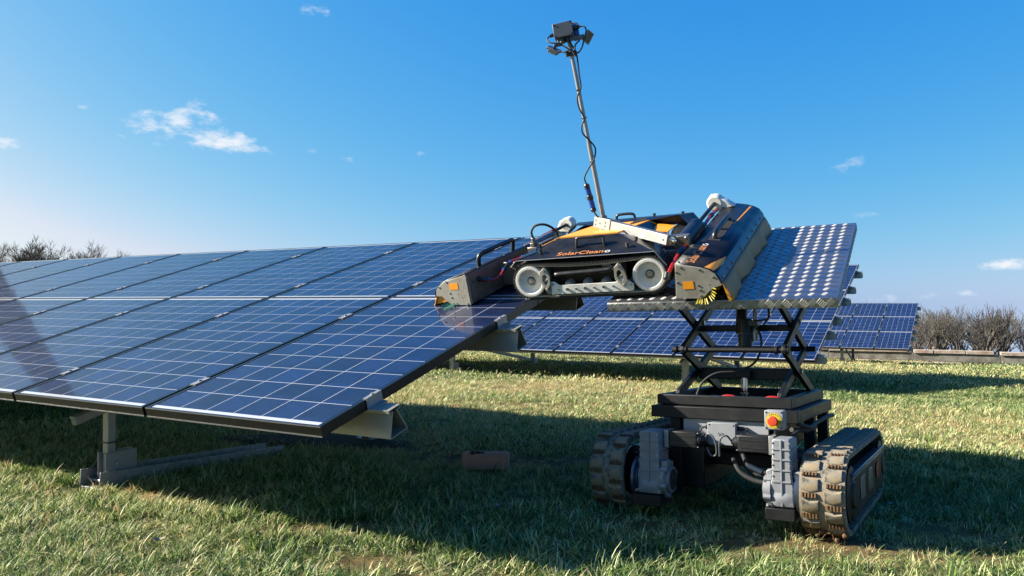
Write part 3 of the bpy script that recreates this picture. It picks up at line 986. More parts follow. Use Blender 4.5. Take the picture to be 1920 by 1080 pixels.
# inner triangular end of the flap, seen below the end plate
MB().prism([A1.P(-.528, LV0 + .01, .050), A1.P(-.494, LV0 + .01, .050), A1.P(-.462, LV0 + .01, .022), A1.P(-.556, LV0 + .01, .002)], A1.v * .004).build('flap_cheek', M['orange_rubber'], lb)
MB().box(A1, -.536, -.531, LV0 + .0, LV1, .046, .082).build('flap_strip', M['plastic_black'], lb, .001)
hp = [A1.P(-.39, 1.74, .152), A1.P(-.385, 1.74, .20), A1.P(-.375, 1.76, .222), A1.P(-.365, 1.82, .228), A1.P(-.365, 2.0, .228), A1.P(-.37, 2.10, .222), A1.P(-.38, 2.12, .20), A1.P(-.39, 2.12, .152)]
MB().tube(spline(hp, 5), .0125, 12).build('handle', M['plastic_black'], lb)
mb = MB()
for v in (1.52, 1.66, 1.95, 2.2, 2.45, 2.66):
    mb.lathe(A1.P(-.345, v, .161), A1.w, [(.006, 0), (.006, .007), (.002, .009)], 8)
for (v, w) in ((1.54, .12), (1.54, .03), (1.56, .08), (2.0, .12), (2.3, .06)):
    mb.lathe(A1.P(-.309 + .012 * (1 - w / .168), v, w), A1.u, [(.005, 0), (.005, .005)], 8)
mb.build('bolt', M['bolt'], lb)
mb = MB()
text_into(mb, 'SolarCleano', A1.P(-.40, 2.62, .1525), -A1.v, A1.u, A1.w, .06, 1.2, .0006)
mb.build('lettering', M['letter_orange'], lb, smooth=False)


def hose(pts, r, m, parent, n=6):
    return MB().tube(spline(pts, n), r, 8).build('hose', M[m], parent)


hose([A1.P(-.298, 1.60, .115), A1.P(-.255, 1.62, .102), A1.P(-.235, 1.68, .105), A1.P(-.232, 1.74, .13), A1.P(-.225, 1.80, .155), A1.P(-.20, 1.86, .162), A1.P(-.17, 1.92, .172)], .0075, 'red', lb)
mb = MB()
for a, b in (((-.30, 1.585, .125), (-.30, 1.625, .112)), ((-.31, 1.59, .12), (-.268, 1.61, .108)), ((-.232, 1.745, .132), (-.226, 1.795, .154)), ((-.185, 1.89, .165), (-.155, 1.95, .175)), ((-.16, 1.95, .178), (-.13, 2.02, .185))):
    mb.cyl(A1.P(*a), A1.P(*b), .0115, 10)
mb.build('hose_connector', M['plastic_black'], lb)
mb = MB()
for c in ((-.236, 1.735, .128), (-.224, 1.80, .156), (-.19, 1.88, .163), (-.257, 1.615, .104)):
    mb.cyl(A1.P(*c), A1.P(c[0] + .003, c[1] + .008, c[2] + .003), .0122, 10)
mb.build('hose_clip', M['blue_plastic'], lb)
hose([A1.P(-.27, 2.30, .20), A1.P(-.25, 2.40, .21), A1.P(-.26, 2.48, .205)], .009, 'red', lb)
# drive cover and shaft at the far end
MB().lathe(A1.P(-.255, 2.60, .205), A1.v, [(.012, 0), (.036, .0), (.044, .01), (.044, .06), (.036, .07)], 24).build('drive_cover', M['white_plastic'], lb)
MB().prism([A1.P(-.24, 2.60, .15), A1.P(-.215, 2.60, .22), A1.P(-.30, 2.60, .235), A1.P(-.34, 2.60, .16)], A1.v * .06).build('drive_plate', M['white_plastic'], lb, .01)
MB().cyl(A1.P(-.255, 2.2, .20), A1.P(-.255, 2.60, .205), .010, 12).build('drive_shaft', M['steel_black'], lb)
# valve block and looped hose above the left brush
vb = MB()
vb.box(A1, -.20, -.14, 1.97, 2.03, .165, .20).box(A1, -.185, -.16, 1.98, 2.02, .20, .222)
vb.cyl(A1.P(-.17, 2.0, .222), A1.P(-.17, 2.0, .25), .012, 12).cyl(A1.P(-.14, 2.0, .185), A1.P(-.11, 2.0, .185), .012, 12)
vb.box(A1, -.215, -.15, 2.06, 2.22, .165, .205)
vb.build('valve_block', M['stainless'], robot, .003)
MB().tube(spline([A1.P(-.17, 2.0, .24), A1.P(-.175, 2.0, .285), A1.P(-.15, 2.01, .316), A1.P(-.10, 2.03, .316), A1.P(-.06, 2.06, .28), A1.P(-.05, 2.08, .23)], 6), .0068, 10).build('hose', M['rubber'], robot)
MB().cyl(A1.P(-.17, 2.02, .175), A1.P(-.05, 2.05, .165), .013, 12).cyl(A1.P(-.205, 2.05, .205), A1.P(-.205, 2.3, .21), .017, 12).build('coupling_pipe', M['alu'], robot)
# arms that carry the brush units
mb = MB()
mb.box(A1, -.30, -.04, 1.83, 1.845, .02, .15).box(A1, -.30, -.04, 2.40, 2.415, .02, .15).box(A1, -.30, -.20, 1.845, 1.90, .02, .035)
mb.build('brush_arm', M['stainless'], robot, .002)

# ---- right brush unit stands on the platform
RP = dict(plate=[(.373, .187), (.357, .022), (.470, .017), (.491, .026), (.511, .049), (.541, .069), (.575, .080), (.565, .107), (.549, .138), (.523, .154), (.485, .168), (.430, .179)],
          sheet=[(.368, .189), (.432, .182), (.487, .171), (.526, .157), (.552, .141), (.568, .110)], sheet_mat='black_deck', hood=0,
          wall=[(.368, .187), (.354, .022), (.362, .022), (.377, .185)],
          bolts=[(.468, .083), (.474, .060), (.474, .032), (.372, .15), (.372, .10), (.480, .158), (.54, .12), (.395, .172)], holes=[(.395, .09), (.40, .075), (.52, .085)],
          sticker=((.397, .447), (.066, .102)), axis=(.472, .066), br=.078, fan=(-math.pi * .62, math.pi * .04), splay=(.012, .03, .045))
RV0, RV1 = -.02, 1.16
rb_ = brush_unit(PF, RV0, RV1, RP, 1, 'bristle_yellow', robot, None)
MB().prism([PF.P(.556, RV0 + .004, .138), PF.P(.572, RV0 + .004, .112), PF.P(.579, RV0 + .004, .082), PF.P(.574, RV0 + .004, .082), PF.P(.566, RV0 + .004, .112), PF.P(.551, RV0 + .004, .136)], PF.v * (RV1 - RV0 - .008)).build('flap_strip', M['strip_blue'], rb_, .001)
rows = []
nk = 30
for k in range(nk):
    t = k / (nk - 1); v = RV0 + .004 + (RV1 - RV0 - .008) * t
    wv = (.010 * math.sin(t * 19) + .006 * math.sin(t * 41 + 1)) * (1 if 0 < k < nk - 1 else .2)
    rows.append([PF.P(u, v, w) for (u, w) in ((.5805, .090), (.592 + wv * .3, .066), (.604 + wv * .7, .038), (.612 + wv, .012 + .003 * math.sin(t * 30)), (.616 + wv, .003))])
fl = MB().grid(rows).build('rubber_flap', M['flap_brown'], rb_)
md = fl.modifiers.new('thickness', 'SOLIDIFY'); md.thickness = .003
MB().prism([PF.P(.5785, RV0 - .003, .090), PF.P(.590, RV0 - .003, .066), PF.P(.602, RV0 - .003, .038), PF.P(.613, RV0 - .003, .002), PF.P(.600, RV0 - .003, .006), PF.P(.588, RV0 - .003, .05)], PF.v * .005).build('flap_edge', M['orange_rubber'], rb_)
mb = MB()
for v in (.02, .15, .24, .47, .66, .80, .93, 1.05):
    mb.lathe(PF.P(.5735, v, .108), nrm(PF.u * .9 + PF.w * .35), [(.006, 0), (.006, .005), (.002, .007)], 8)
for v in (.0, .27, .62, .9, 1.1):
    mb.lathe(PF.P(.385, v, .188), PF.w, [(.006, 0), (.006, .008), (.002, .010)], 8)
mb.build('bolt', M['bolt'], rb_)
# recessed grip
sl = nrm(PF.u * .984 - PF.w * .18); sn = nrm(np.cross(sl, PF.v))
GF = Fr(PF.P(.459, .40, .1783), sl, PF.v)
if GF.w @ PF.w < 0: GF = Fr(GF.O, -sl, PF.v)
MB().box(GF, -.030, .030, .0, .40, -.004, .0012).build('grip_recess', M['rubber'], rb_, .001)
MB().tube(spline([GF.P(-.004, .03, .0), GF.P(-.004, .04, .02), GF.P(-.004, .08, .030), GF.P(-.004, .2, .032), GF.P(-.004, .34, .030), GF.P(-.004, .375, .02), GF.P(-.004, .385, 0)], 5), .0135, 12).build('handle', M['plastic_black'], rb_)
# stripes and lettering, flush prints on the hood
def hood_pt(s, v, lift=.0022):
    """s in 0..1 along the hood section"""
    hs = RP['sheet']; seg = [math.dist(hs[i], hs[i + 1]) for i in range(len(hs) - 1)]; tot = sum(seg); d = s * tot
    for i, l in enumerate(seg):
        if d <= l or i == len(seg) - 1:
            t = d / l; a, b = hs[i], hs[i + 1]
            n_ = nrm([-(b[1] - a[1]), b[0] - a[0]])
            if n_[1] < 0: n_ = -n_
            return PF.P(a[0] + (b[0] - a[0]) * t + n_[0] * lift, v, a[1] + (b[1] - a[1]) * t + n_[1] * lift)
        d -= l


def hood_patch(name, quad, m):
    n_ = 10; rows = []
    for i in range(n_ + 1):
        a = np.array(quad[0]) + (np.array(quad[3]) - np.array(quad[0])) * i / n_
        b = np.array(quad[1]) + (np.array(quad[2]) - np.array(quad[1])) * i / n_
        rows.append([hood_pt(*(a + (b - a) * j / n_)) for j in range(n_ + 1)])
    return MB().grid(rows).build(name, M[m], rb_)


hood_patch('stripe', [(.60, -.012), (.80, -.012), (.88, .13), (.84, .22)], 'orange')
hood_patch('stripe', [(.55, .73), (.575, .73), (.66, 1.13), (.62, 1.13)], 'orange')
mb = MB()
LX = GF
wd = text_into(mb, 'SolarClean', PF.P(.452, .012, .1815), PF.v, -sl, PF.w, .060, 1.06, .0006)
mb.build('lettering', M['letter_orange'], rb_, smooth=False)
mb = MB(); text_into(mb, 'o', PF.P(.452, .012, .1815) + PF.v * (wd + .004), PF.v, -sl, PF.w, .060, 1.06, .0006)
mb.build('lettering', M['letter_white'], rb_, smooth=False)
# drive cover, shaft, gear motor, hoses along the inner edge
MB().lathe(PF.P(.325, 1.05, .215), PF.v, [(.012, 0), (.038, 0), (.047, .012), (.047, .06), (.038, .072)], 24).build('drive_cover', M['white_plastic'], rb_)
MB().prism([PF.P(.30, 1.055, .265), PF.P(.38, 1.055, .235), PF.P(.44, 1.055, .19), PF.P(.33, 1.055, .165)], PF.v * .06).build('drive_plate', M['white_plastic'], rb_, .008)
MB().cyl(PF.P(.322, .60, .205), PF.P(.325, 1.05, .215), .011, 12).build('drive_shaft', M['steel_black'], rb_)
mb = MB().cyl(PF.P(.318, .34, .195), PF.P(.322, .62, .203), .040, 20).cyl(PF.P(.322, .62, .203), PF.P(.322, .66, .204), .026, 20)
mb.build('gear_motor', M['plastic_black'], rb_)
mb = MB().box(Fr(PF.P(.318, .30, .195), PF.u, PF.v), -.042, .042, 0, .045, -.042, .042)
for a in range(4):
    an = math.pi / 4 + a * math.pi / 2
    mb.cyl(PF.P(.318 + .045 * math.cos(an), .29, .195 + .045 * math.sin(an)), PF.P(.318 + .045 * math.cos(an), .35, .195 + .045 * math.sin(an)), .009, 10)
mb.build('gearbox_flange', M['stainless'], rb_, .004)
pts = [PF.P(.322, -.0, .13), PF.P(.330, .10, .16), PF.P(.340, .22, .185), PF.P(.345, .34, .185), PF.P(.345, .50, .19), PF.P(.348, .70, .19), PF.P(.352, .85, .20), PF.P(.355, 1.0, .195)]
MB().tube(spline(pts, 6), .0095, 8).build('hose', M['red'], rb_)
mb = MB(); mk = MB()
sp = spline(pts, 10)
for k in (16, 19, 27, 33, 38, 47, 58):
    if k + 2 < len(sp):
        mb.tube([sp[k], sp[k + 1], sp[k + 2]], .0135, 10); mk.tube([sp[k + 2], sp[k + 2] + (sp[k + 2] - sp[k + 1]) * .5], .0142, 10)
mb.cyl(PF.P(.320, -.012, .118), PF.P(.322, .01, .138), .016, 12)
mb.build('hose_connector', M['plastic_black'], rb_)
mk.build('hose_clip', M['blue_plastic'], rb_)
mb = MB()
mb.box(RB, .60, .80, .20, .215, .03, .17).box(RB, .56, .80, .60, .615, .03, .15)
mb.build('brush_arm', M['stainless'], robot, .002)
MB().cyl(R(.62, .22, .20), R(.75, .24, .20), .012, 12).build('coupling_pipe', M['white_plastic'], robot)

# ---- mast with tube arm
t0, t1 = R(.285, .425, .305), R(.742, .035, .252)
TF = Fr(t0, t1 - t0, np.cross([0, 0, 1.0], t1 - t0))
Lt = float(np.linalg.norm(t1 - t0))
arm = MB().box(TF, .0, Lt, -.027, .027, -.025, .025).build('tube_arm', M['alu'], robot, .003)
MB().box(TF, -.03, .125, -.0315, .0315, -.030, .030).build('arm_sleeve', M['alu'], arm, .002)
mb = MB().lathe(TF.P(Lt, 0, 0), TF.u, [(.020, 0), (.020, .004), (.014, .005), (.014, .012), (.0095, .013), (.0095, .028), (.004, .030)], 16)
mb.build('end_fitting', M['chrome'], arm)
mb = MB()
for (a, b) in ((-.01, .012), (-.01, -.012), (.03, 0), (.08, .01), (.08, -.01), (Lt - .03, 0)):
    mb.lathe(TF.P(a, -.0315, b), -TF.v, [(.004, 0), (.004, .004)], 8)
    mb.lathe(TF.P(a, .0, .030), TF.w, [(.004, 0), (.004, .004)], 8)
mb.build('bolt', M['bolt'], arm)
mb = MB().lathe(TF.P(.03, 0, -.03), -TF.w, [(.022, 0), (.022, .03), (.026, .032), (.026, .045)], 16)
mb.build('arm_spacer', M['white_plastic'], arm)

mast_top = R(.240, .43, 1.215)
mast_bot = R(.300, .425, .320)
MFw = nrm(mast_top - mast_bot)
mp = MB().tube([mast_bot, mast_bot + (mast_top - mast_bot) * .46], .0125, 14).tube([mast_bot + (mast_top - mast_bot) * .455, mast_top], .0105, 14)
mast = mp.build('mast', M['alu_bright'], robot)
MB().cyl(mast_bot - MFw * .03, mast_bot + MFw * .02, .020, 16).build('mast_socket', M['alu'], mast)
MF = Fr(mast_bot, nrm(np.array([.93, -.36, 0])), nrm(np.array([.36, .93, 0])))
MX = nrm(np.cross([0, 1.0, 0], MFw)); MY = np.cross(MFw, MX)
ml = float(np.linalg.norm(mast_top - mast_bot))
mpt = lambda t, a=0., b=0.: mast_bot + MFw * (ml * t) + MX * a + MY * b
mb = MB()
for t in (.355, .615, .78):
    mb.cyl(mpt(t - .003, 0), mpt(t + .003, 0), .0155, 12)
mb.build('cable_tie', M['plastic_black'], mast)
MB().box(Fr(mpt(.99), MX, MY), -.030, .026, -.02, .02, -.012, .012).build('mast_clamp', M['plastic_black'], mast, .003)
cab = [mpt(.01, -.02, -.01), mpt(.035, -.035, -.012), mpt(.06, -.045, -.012)]
MB().tube(spline(cab, 5), .0045, 8).build('cable', M['rubber'], mast)
cab = [mpt(.235, -.058, -.014), mpt(.275, -.060, -.014), mpt(.32, -.030, -.014), mpt(.355, 0.0, -.016), mpt(.40, .022, -.012), mpt(.44, .024, -.012), mpt(.49, -.002, -.014), mpt(.53, -.024, -.012), mpt(.57, -.022, -.012), mpt(.615, -.002, -.014), mpt(.68, -.018, -.014), mpt(.74, -.016, -.014), mpt(.79, .012, -.014), mpt(.86, .016, -.014), mpt(.94, .022, -.014), mpt(1.0, .020, -.016), mpt(1.06, -.005, -.02), mpt(1.12, -.04, -.02)]
MB().tube(spline(cab, 6), .0042, 8).build('cable', M['rubber'], mast)
a_, b_ = mpt(.06, -.045, -.012), mpt(.235, -.058, -.014)
cp = lambda t: a_ + (b_ - a_) * t
mb = MB()
for s0, s1, rr in ((0, .16, .0155), (.42, .62, .0175), (.82, 1.0, .0155)):
    mb.lathe(cp(s0), b_ - a_, [(rr * .7, 0), (rr, .006), (rr, float(np.linalg.norm(b_ - a_)) * (s1 - s0) - .006), (rr * .7, float(np.linalg.norm(b_ - a_)) * (s1 - s0))], 14)
mb.build('cable_plug', M['plastic_black'], mast)
mb = MB().cyl(cp(.15), cp(.43), .0150, 14).cyl(cp(.61), cp(.83), .0150, 14)
mb.build('cable_plug', M['blue_plastic'], mast)

# control box and flood lights on the mast head
HB = Fr(mpt(1.075, -.018, -.01), nrm(np.array([.965, -.20, .165])), nrm(np.array([.30, .95, .0])))
HB.u = HB.u * .78; HB.v = HB.v * .78; HB.w = HB.w * .78
cb = MB().box(HB, -.068, .060, -.03, .045, .010, .104).build('control_box', M['dark_grey_plastic'], robot, .004)
MB().box(HB, -.069, .061, -.036, -.0305, .009, .105).build('box_lid', M['dark_grey_plastic'], cb, .003)
mb = MB()
for u in (-.06, .052):
    for w in (.018, .096):
        mb.lathe(HB.P(u, -.036, w), -HB.v, [(.0045, 0), (.0045, .002)], 10)
mb.build('lid_screw', M['plastic_black'], cb)
mb = MB().cyl(HB.P(-.068, 0, .048), HB.P(-.098, 0, .044), .009, 10).cyl(HB.P(.06, 0, .062), HB.P(.105, 0, .062), .010, 10)
mb.cyl(HB.P(-.02, 0, .015), HB.P(-.02, 0, -.02), .017, 12).cyl(HB.P(.015, 0, .015), HB.P(.015, .0, -.02), .012, 10)
mb.build('cable_gland', M['plastic_black'], cb)
MB().box(HB, .06, .095, .01, .05, .015, .095).build('battery_case', M['blue_plastic'], cb, .006)
MB().tube([mast_top - MFw * .01, HB.P(.02, .01, .02)], .0115, 12).build('mast_head', M['alu'], mast)
mb = MB().box(HB, -.055, .125, -.004, .004, -.022, .006)
mb.build('light_bracket', M['dark_grey_plastic'], cb, .002)


def floodlight(c, xdir, ydir, sc=.85):
    Ff = Fr(c, xdir, ydir)
    Ff.u = Ff.u * sc; Ff.v = Ff.v * sc; Ff.w = Ff.w * sc
    mb = MB()
    mb.prism([Ff.P(-.042, -.032, .0), Ff.P(.042, -.032, 0), Ff.P(.042, .032, 0), Ff.P(-.042, .032, 0)], -Ff.w * .010)
    mb.prism([Ff.P(-.03, -.022, -.010), Ff.P(.03, -.022, -.010), Ff.P(.03, .022, -.010), Ff.P(-.03, .022, -.010)], -Ff.w * .016)
    for k in range(5):
        mb.box(Ff, -.028 + k * .0125, -.024 + k * .0125, -.022, .022, -.031, -.026)
    fl_ = mb.build('floodlight', M['dark_grey_plastic'], robot, .002)
    MB().box(Ff, -.035, .035, -.025, .025, -.002, .0012).build('lamp_glass', M['glass_lamp'], fl_)
    mb = MB()
    for (u0, u1, v0, v1) in ((-.042, .042, -.032, -.0255), (-.042, .042, .0255, .032), (-.042, -.0355, -.0255, .0255), (.0355, .042, -.0255, .0255)):
        mb.box(Ff, u0, u1, v0, v1, .0003, .0035)
    mb.build('lamp_bezel', M['grey_plastic'], fl_, .001)
    return fl_


floodlight(HB.P(-.082, -.02, -.055), nrm(np.array([.80, -.20, -.42])), nrm(np.array([.42, .78, .35])))
floodlight(HB.P(.150, .03, -.012), nrm(np.array([.42, -.10, .80])), nrm(np.array([-.62, -.70, .26])), .74)
MB().box(HB, -.085, -.03, -.012, .012, -.036, -.022).build('light_arm', M['dark_grey_plastic'], cb, .002)
MB().box(HB, .055, .14, -.006, .02, -.022, -.006).build('light_arm', M['dark_grey_plastic'], cb, .002)
for pts in ([HB.P(-.098, 0, .044), HB.P(-.118, -.005, .03), HB.P(-.11, -.02, .0), HB.P(-.075, -.03, -.02), HB.P(-.04, -.03, -.03)],
            [HB.P(.105, 0, .062), HB.P(.135, -.01, .052), HB.P(.145, -.015, .02), HB.P(.125, -.02, -.03), HB.P(.10, -.02, -.085), HB.P(.07, -.02, -.115), HB.P(.052, -.02, -.10), HB.P(.06, -.02, -.06), HB.P(.09, 0, -.03)],
            [HB.P(-.05, -.01, -.075), HB.P(-.02, -.03, -.095), HB.P(.01, -.03, -.09), HB.P(.03, -.03, -.08)],
            [HB.P(-.05, -.02, -.02), HB.P(-.01, -.03, -.06), HB.P(.03, -.03, -.10), HB.P(.05, -.03, -.14)],
            [HB.P(.03, .02, .098), HB.P(.06, .02, .104), HB.P(.09, .01, .09), HB.P(.095, .01, .07)]):
    MB().tube(spline(pts, 6), .0042, 8).build('cable', M['rubber'], cb)

# ------------------------------------------------------------------ tracked scissor lift
lift = thing('scissor_lift', 'black tracked scissor lift carrying the robot on a tilted tread plate platform', 'scissor lift', tuple(LF.P(.32, .35, -.55)))
Lp = LF.P

# platform
WP, DP, HP = 1.0573, 1.229, .046
plat = MB().box(PF, 0, WP, 0, DP, -.004, 0).box(PF, 0, WP, 0, .004, -HP, -.004).box(PF, WP - .004, WP, .004, DP, -HP, -.004).box(PF, 0, .004, .004, DP, -HP, -.004).box(PF, .004, WP - .004, DP - .004, DP, -HP, -.004)
plat = plat.build('platform', M['plate'], lift, .0015)


def bar(mb, F, cu_, cv_, ang, ln=.013, wd=.0013, h=.0012):
    c, s = math.cos(ang), math.sin(ang)
    F2 = Fr(F.P(cu_, cv_, 0), F.u * c + F.v * s, F.v * c - F.u * s)
    p = [(-ln, 0), (-ln * .7, wd), (ln * .7, wd), (ln, 0), (ln * .7, -wd), (-ln * .7, -wd)]
    q = [(-ln * .75, 0), (-ln * .55, wd * .45), (ln * .55, wd * .45), (ln * .75, 0), (ln * .55, -wd * .45), (-ln * .55, -wd * .45)]
    mb.add([F2.P(u, v, .0) for u, v in p] + [F2.P(u, v, h) for u, v in q], [(i, (i + 1) % 6, 6 + (i + 1) % 6, 6 + i) for i in range(6)] + [(6, 7, 8, 9, 10, 11)])


def five_bars(mb, F, cu_, cv_, ang, lim, gap=.0072, l0=.0118, wd=.0014, h=.0013):
    c, s = math.cos(ang), math.sin(ang)
    for k in range(-2, 3):
        u, v = cu_ - s * k * gap, cv_ + c * k * gap
        ln = l0 - .0008 * abs(k)
        if lim[0] + .009 < u < lim[1] - .009 and lim[2] + .009 < v < lim[3] - .009:
            bar(mb, F, u, v, ang, ln, wd, h)


TA, TB = rad(68), rad(-22)
mb = MB(); q = .056; qv = .064
for i in range(int(WP / q) + 2):
    for j in range(int(DP / qv) + 2):
        five_bars(mb, PF, .02 + i * q, .02 + j * qv, TA, (0, WP, 0, DP))
        five_bars(mb, PF, .02 + (i + .5) * q, .02 + (j + .5) * qv, TB, (0, WP, 0, DP))
FFr = Fr(PF.P(0, 0, 0), PF.u, PF.w)
mb.build('tread_bars', M['plate_bar'], plat, smooth=False, kind='stuff')
mb = MB()
FFr = Fr(PF.P(0, 0, 0), PF.u, PF.w)
EDGE = dict(gap=.0085, l0=.0165, wd=.0019, h=.0026)
for i in range(int(WP / .036) + 1):
    five_bars(mb, FFr, .018 + i * .036, -.023, rad(48) if i % 2 else rad(-48), (0, WP, -HP, 0), **EDGE)
SFr = Fr(PF.P(WP, 0, 0), PF.v, PF.w)
for i in range(int(DP / .036) + 1):
    five_bars(mb, SFr, .018 + i * .036, -.023, rad(48) if i % 2 else rad(-48), (0, DP, -HP, 0), **EDGE)
mb.build('edge_bars', M['edge_bar'], plat, smooth=False, kind='stuff')
mb = MB()
for u in (.12, .50, .90):
    mb.box(PF, u, u + .04, .03, DP - .03, -HP + .004, -.006)
mb.build('platform_rib', M['steel_black'], plat)

# rectangular frames
def rect_frame(name, u0, u1, v0, v1, w0, w1, t, parent):
    mb = MB().box(LF, u0, u1, v0, v0 + t, w0, w1).box(LF, u0, u1, v1 - t, v1, w0, w1).box(LF, u0, u0 + t, v0 + t, v1 - t, w0, w1).box(LF, u1 - t, u1, v0 + t, v1 - t, w0, w1)
    return mb.build(name, M['steel_black'], parent, .003)


rect_frame('upper_frame', 0, .625, 0, .75, -.046, 0, .045, lift)
rect_frame('lower_frame', -.012, .66, -.049, .765, -.104, -.050, .05, lift)
MB().box(LF, .05, .58, .05, .70, -.092, -.086).build('frame_floor', M['steel_black'], lift)
for (u, v) in ((.065, 0), (.60, .69), (.065, .69), (.60, .36)):
    MB().box(LF, u, u + .05, v, v + .05, -.46, -.105).build('frame_leg', M['steel_black'], lift, .003)
MB().box(LF, .10, .22, .02, .60, -.43, -.105).build('shade_block', M['black_paint'], lift, .006)  # dark block added for the shade under the track and sprocket
MB().box(LF, .23, .55, .06, .69, -.25, -.105).build('battery_box', M['black_paint'], lift, .006)
MB().box(LF, -.06, .70, .18, .50, -.34, -.28).build('undercarriage_beam', M['steel_black'], lift, .005)
# electrical gear
MB().box(LF, .14, .53, -.030, -.018, -.175, -.106).build('control_panel', M['white_sheet'], lift, .002)
jb = MB().box(LF, .280, .405, -.105, -.045, -.208, -.112).build('junction_box', M['grey_plastic'], lift, .004)
MB().box(LF, .279, .406, -.111, -.1055, -.209, -.111).build('box_lid', M['grey_plastic'], jb, .003)
mb = MB()
for u in (.288, .397):
    for w in (-.200, -.120):
        mb.lathe(Lp(u, -.111, w), -LF.v, [(.0035, 0), (.0035, .0012)], 8)
for k, (u, w) in enumerate(((.330, -.157), (.337, -.160), (.345, -.157), (.352, -.160), (.334, -.166), (.343, -.166), (.350, -.166))):
    mb.box(LF, u - .0022, u + .0022, -.1118, -.1112, w - .0022, w + .0022)
mb.build('box_marking', M['plastic_black'], jb)
mb = MB().cyl(Lp(.262, -.075, -.135), Lp(.28, -.075, -.135), .010, 10).cyl(Lp(.405, -.075, -.135), Lp(.432, -.075, -.135), .010, 10)
mb.build('cable_gland', M['plastic_black'], jb)
es = MB().box(LF, .545, .625, -.165, -.105, -.122, -.040).build('stop_switch', M['grey_plastic'], lift, .005)
mb = MB()
for u in (.553, .617):
    for w in (-.114, -.048):
        mb.lathe(Lp(u, -.165, w), -LF.v, [(.004, 0), (.004, .0015)], 8)
mb.build('screw', M['plastic_black'], es)
ec = Lp(.585, -.165, -.083)
MB().lathe(ec, -LF.v, [(.033, 0), (.033, .002)], 32).build('stop_ring', M['yellow'], es)
mb = MB()
for txt, a0, sgn in (('EMERGENCY', 2.2, -1), ('STOP', -2.0, 1)):
    for k, ch in enumerate(txt):
        an = a0 + sgn * k * .30
        up = LF.u * math.cos(an) + LF.w * math.sin(an)
        if sgn < 0: rt = LF.u * math.sin(an) - LF.w * math.cos(an); base = .0245; upv = up
        else: rt = -LF.u * math.sin(an) + LF.w * math.cos(an); base = .0315; upv = -up
        text_into(mb, ch, ec - LF.v * .0021 + up * base - rt * .002, rt, upv, -LF.v, .0085, .9, .0003)
mb.build('lettering', M['plastic_black'], es, smooth=False)
MB().lathe(ec, -LF.v, [(.014, .002), (.014, .014), (.020, .016), (.0215, .020), (.0215, .026), (.018, .029), (.004, .030)], 28).build('stop_button', M['red_button'], es)
MB().cyl(Lp(.585, -.13, -.122), Lp(.585, -.13, -.155), .010, 10).build('cable_gland', M['plastic_black'], es)


def motor(u0, u1, flange_left):
    v, w = -.155, -.185; s = .036
    o = MB().box(LF, u0, u1, v - s, v + s, w - s, w + s).build('drive_motor', M['black_paint'], lift, .005)
    mb = MB()
    for ww in (w - s * .45, w + s * .45):
        mb.box(LF, u0 + .012, u1 - .012, v - s - .002, v - s - .0003, ww - .0025, ww + .0025)
    mb.build('motor_rib', M['plastic_black'], o)
    fu = (u0 - .022, u0) if flange_left else (u1, u1 + .022)
    MB().box(LF, fu[0], fu[1] - .0005 if not flange_left else fu[1] - .0005, v - s - .003, v + s + .003, w - s - .003, w + s + .003).build('motor_flange', M['alu_bright'], o, .002)
    e = u1 if flange_left else u0; sg = 1 if flange_left else -1
    MB().lathe(Lp(e, v, w), LF.u * sg, [(.034, 0), (.034, .008), (.030, .010), (.030, .016), (.020, .018), (.020, .026), (.012, .027), (.012, .034)], 20).build('motor_cap', M['plastic_black'], o)
    mb = MB()
    for vv in (v - s + .006, v + s - .006):
        for ww in (w - s + .006, w + s - .006):
            mb.lathe(Lp(e - sg * .0, vv, ww), LF.u * sg, [(.004, 0), (.004, .006)], 8)
    mb.build('screw', M['bolt'], o)


motor(.125, .255, True)
motor(.435, .568, False)


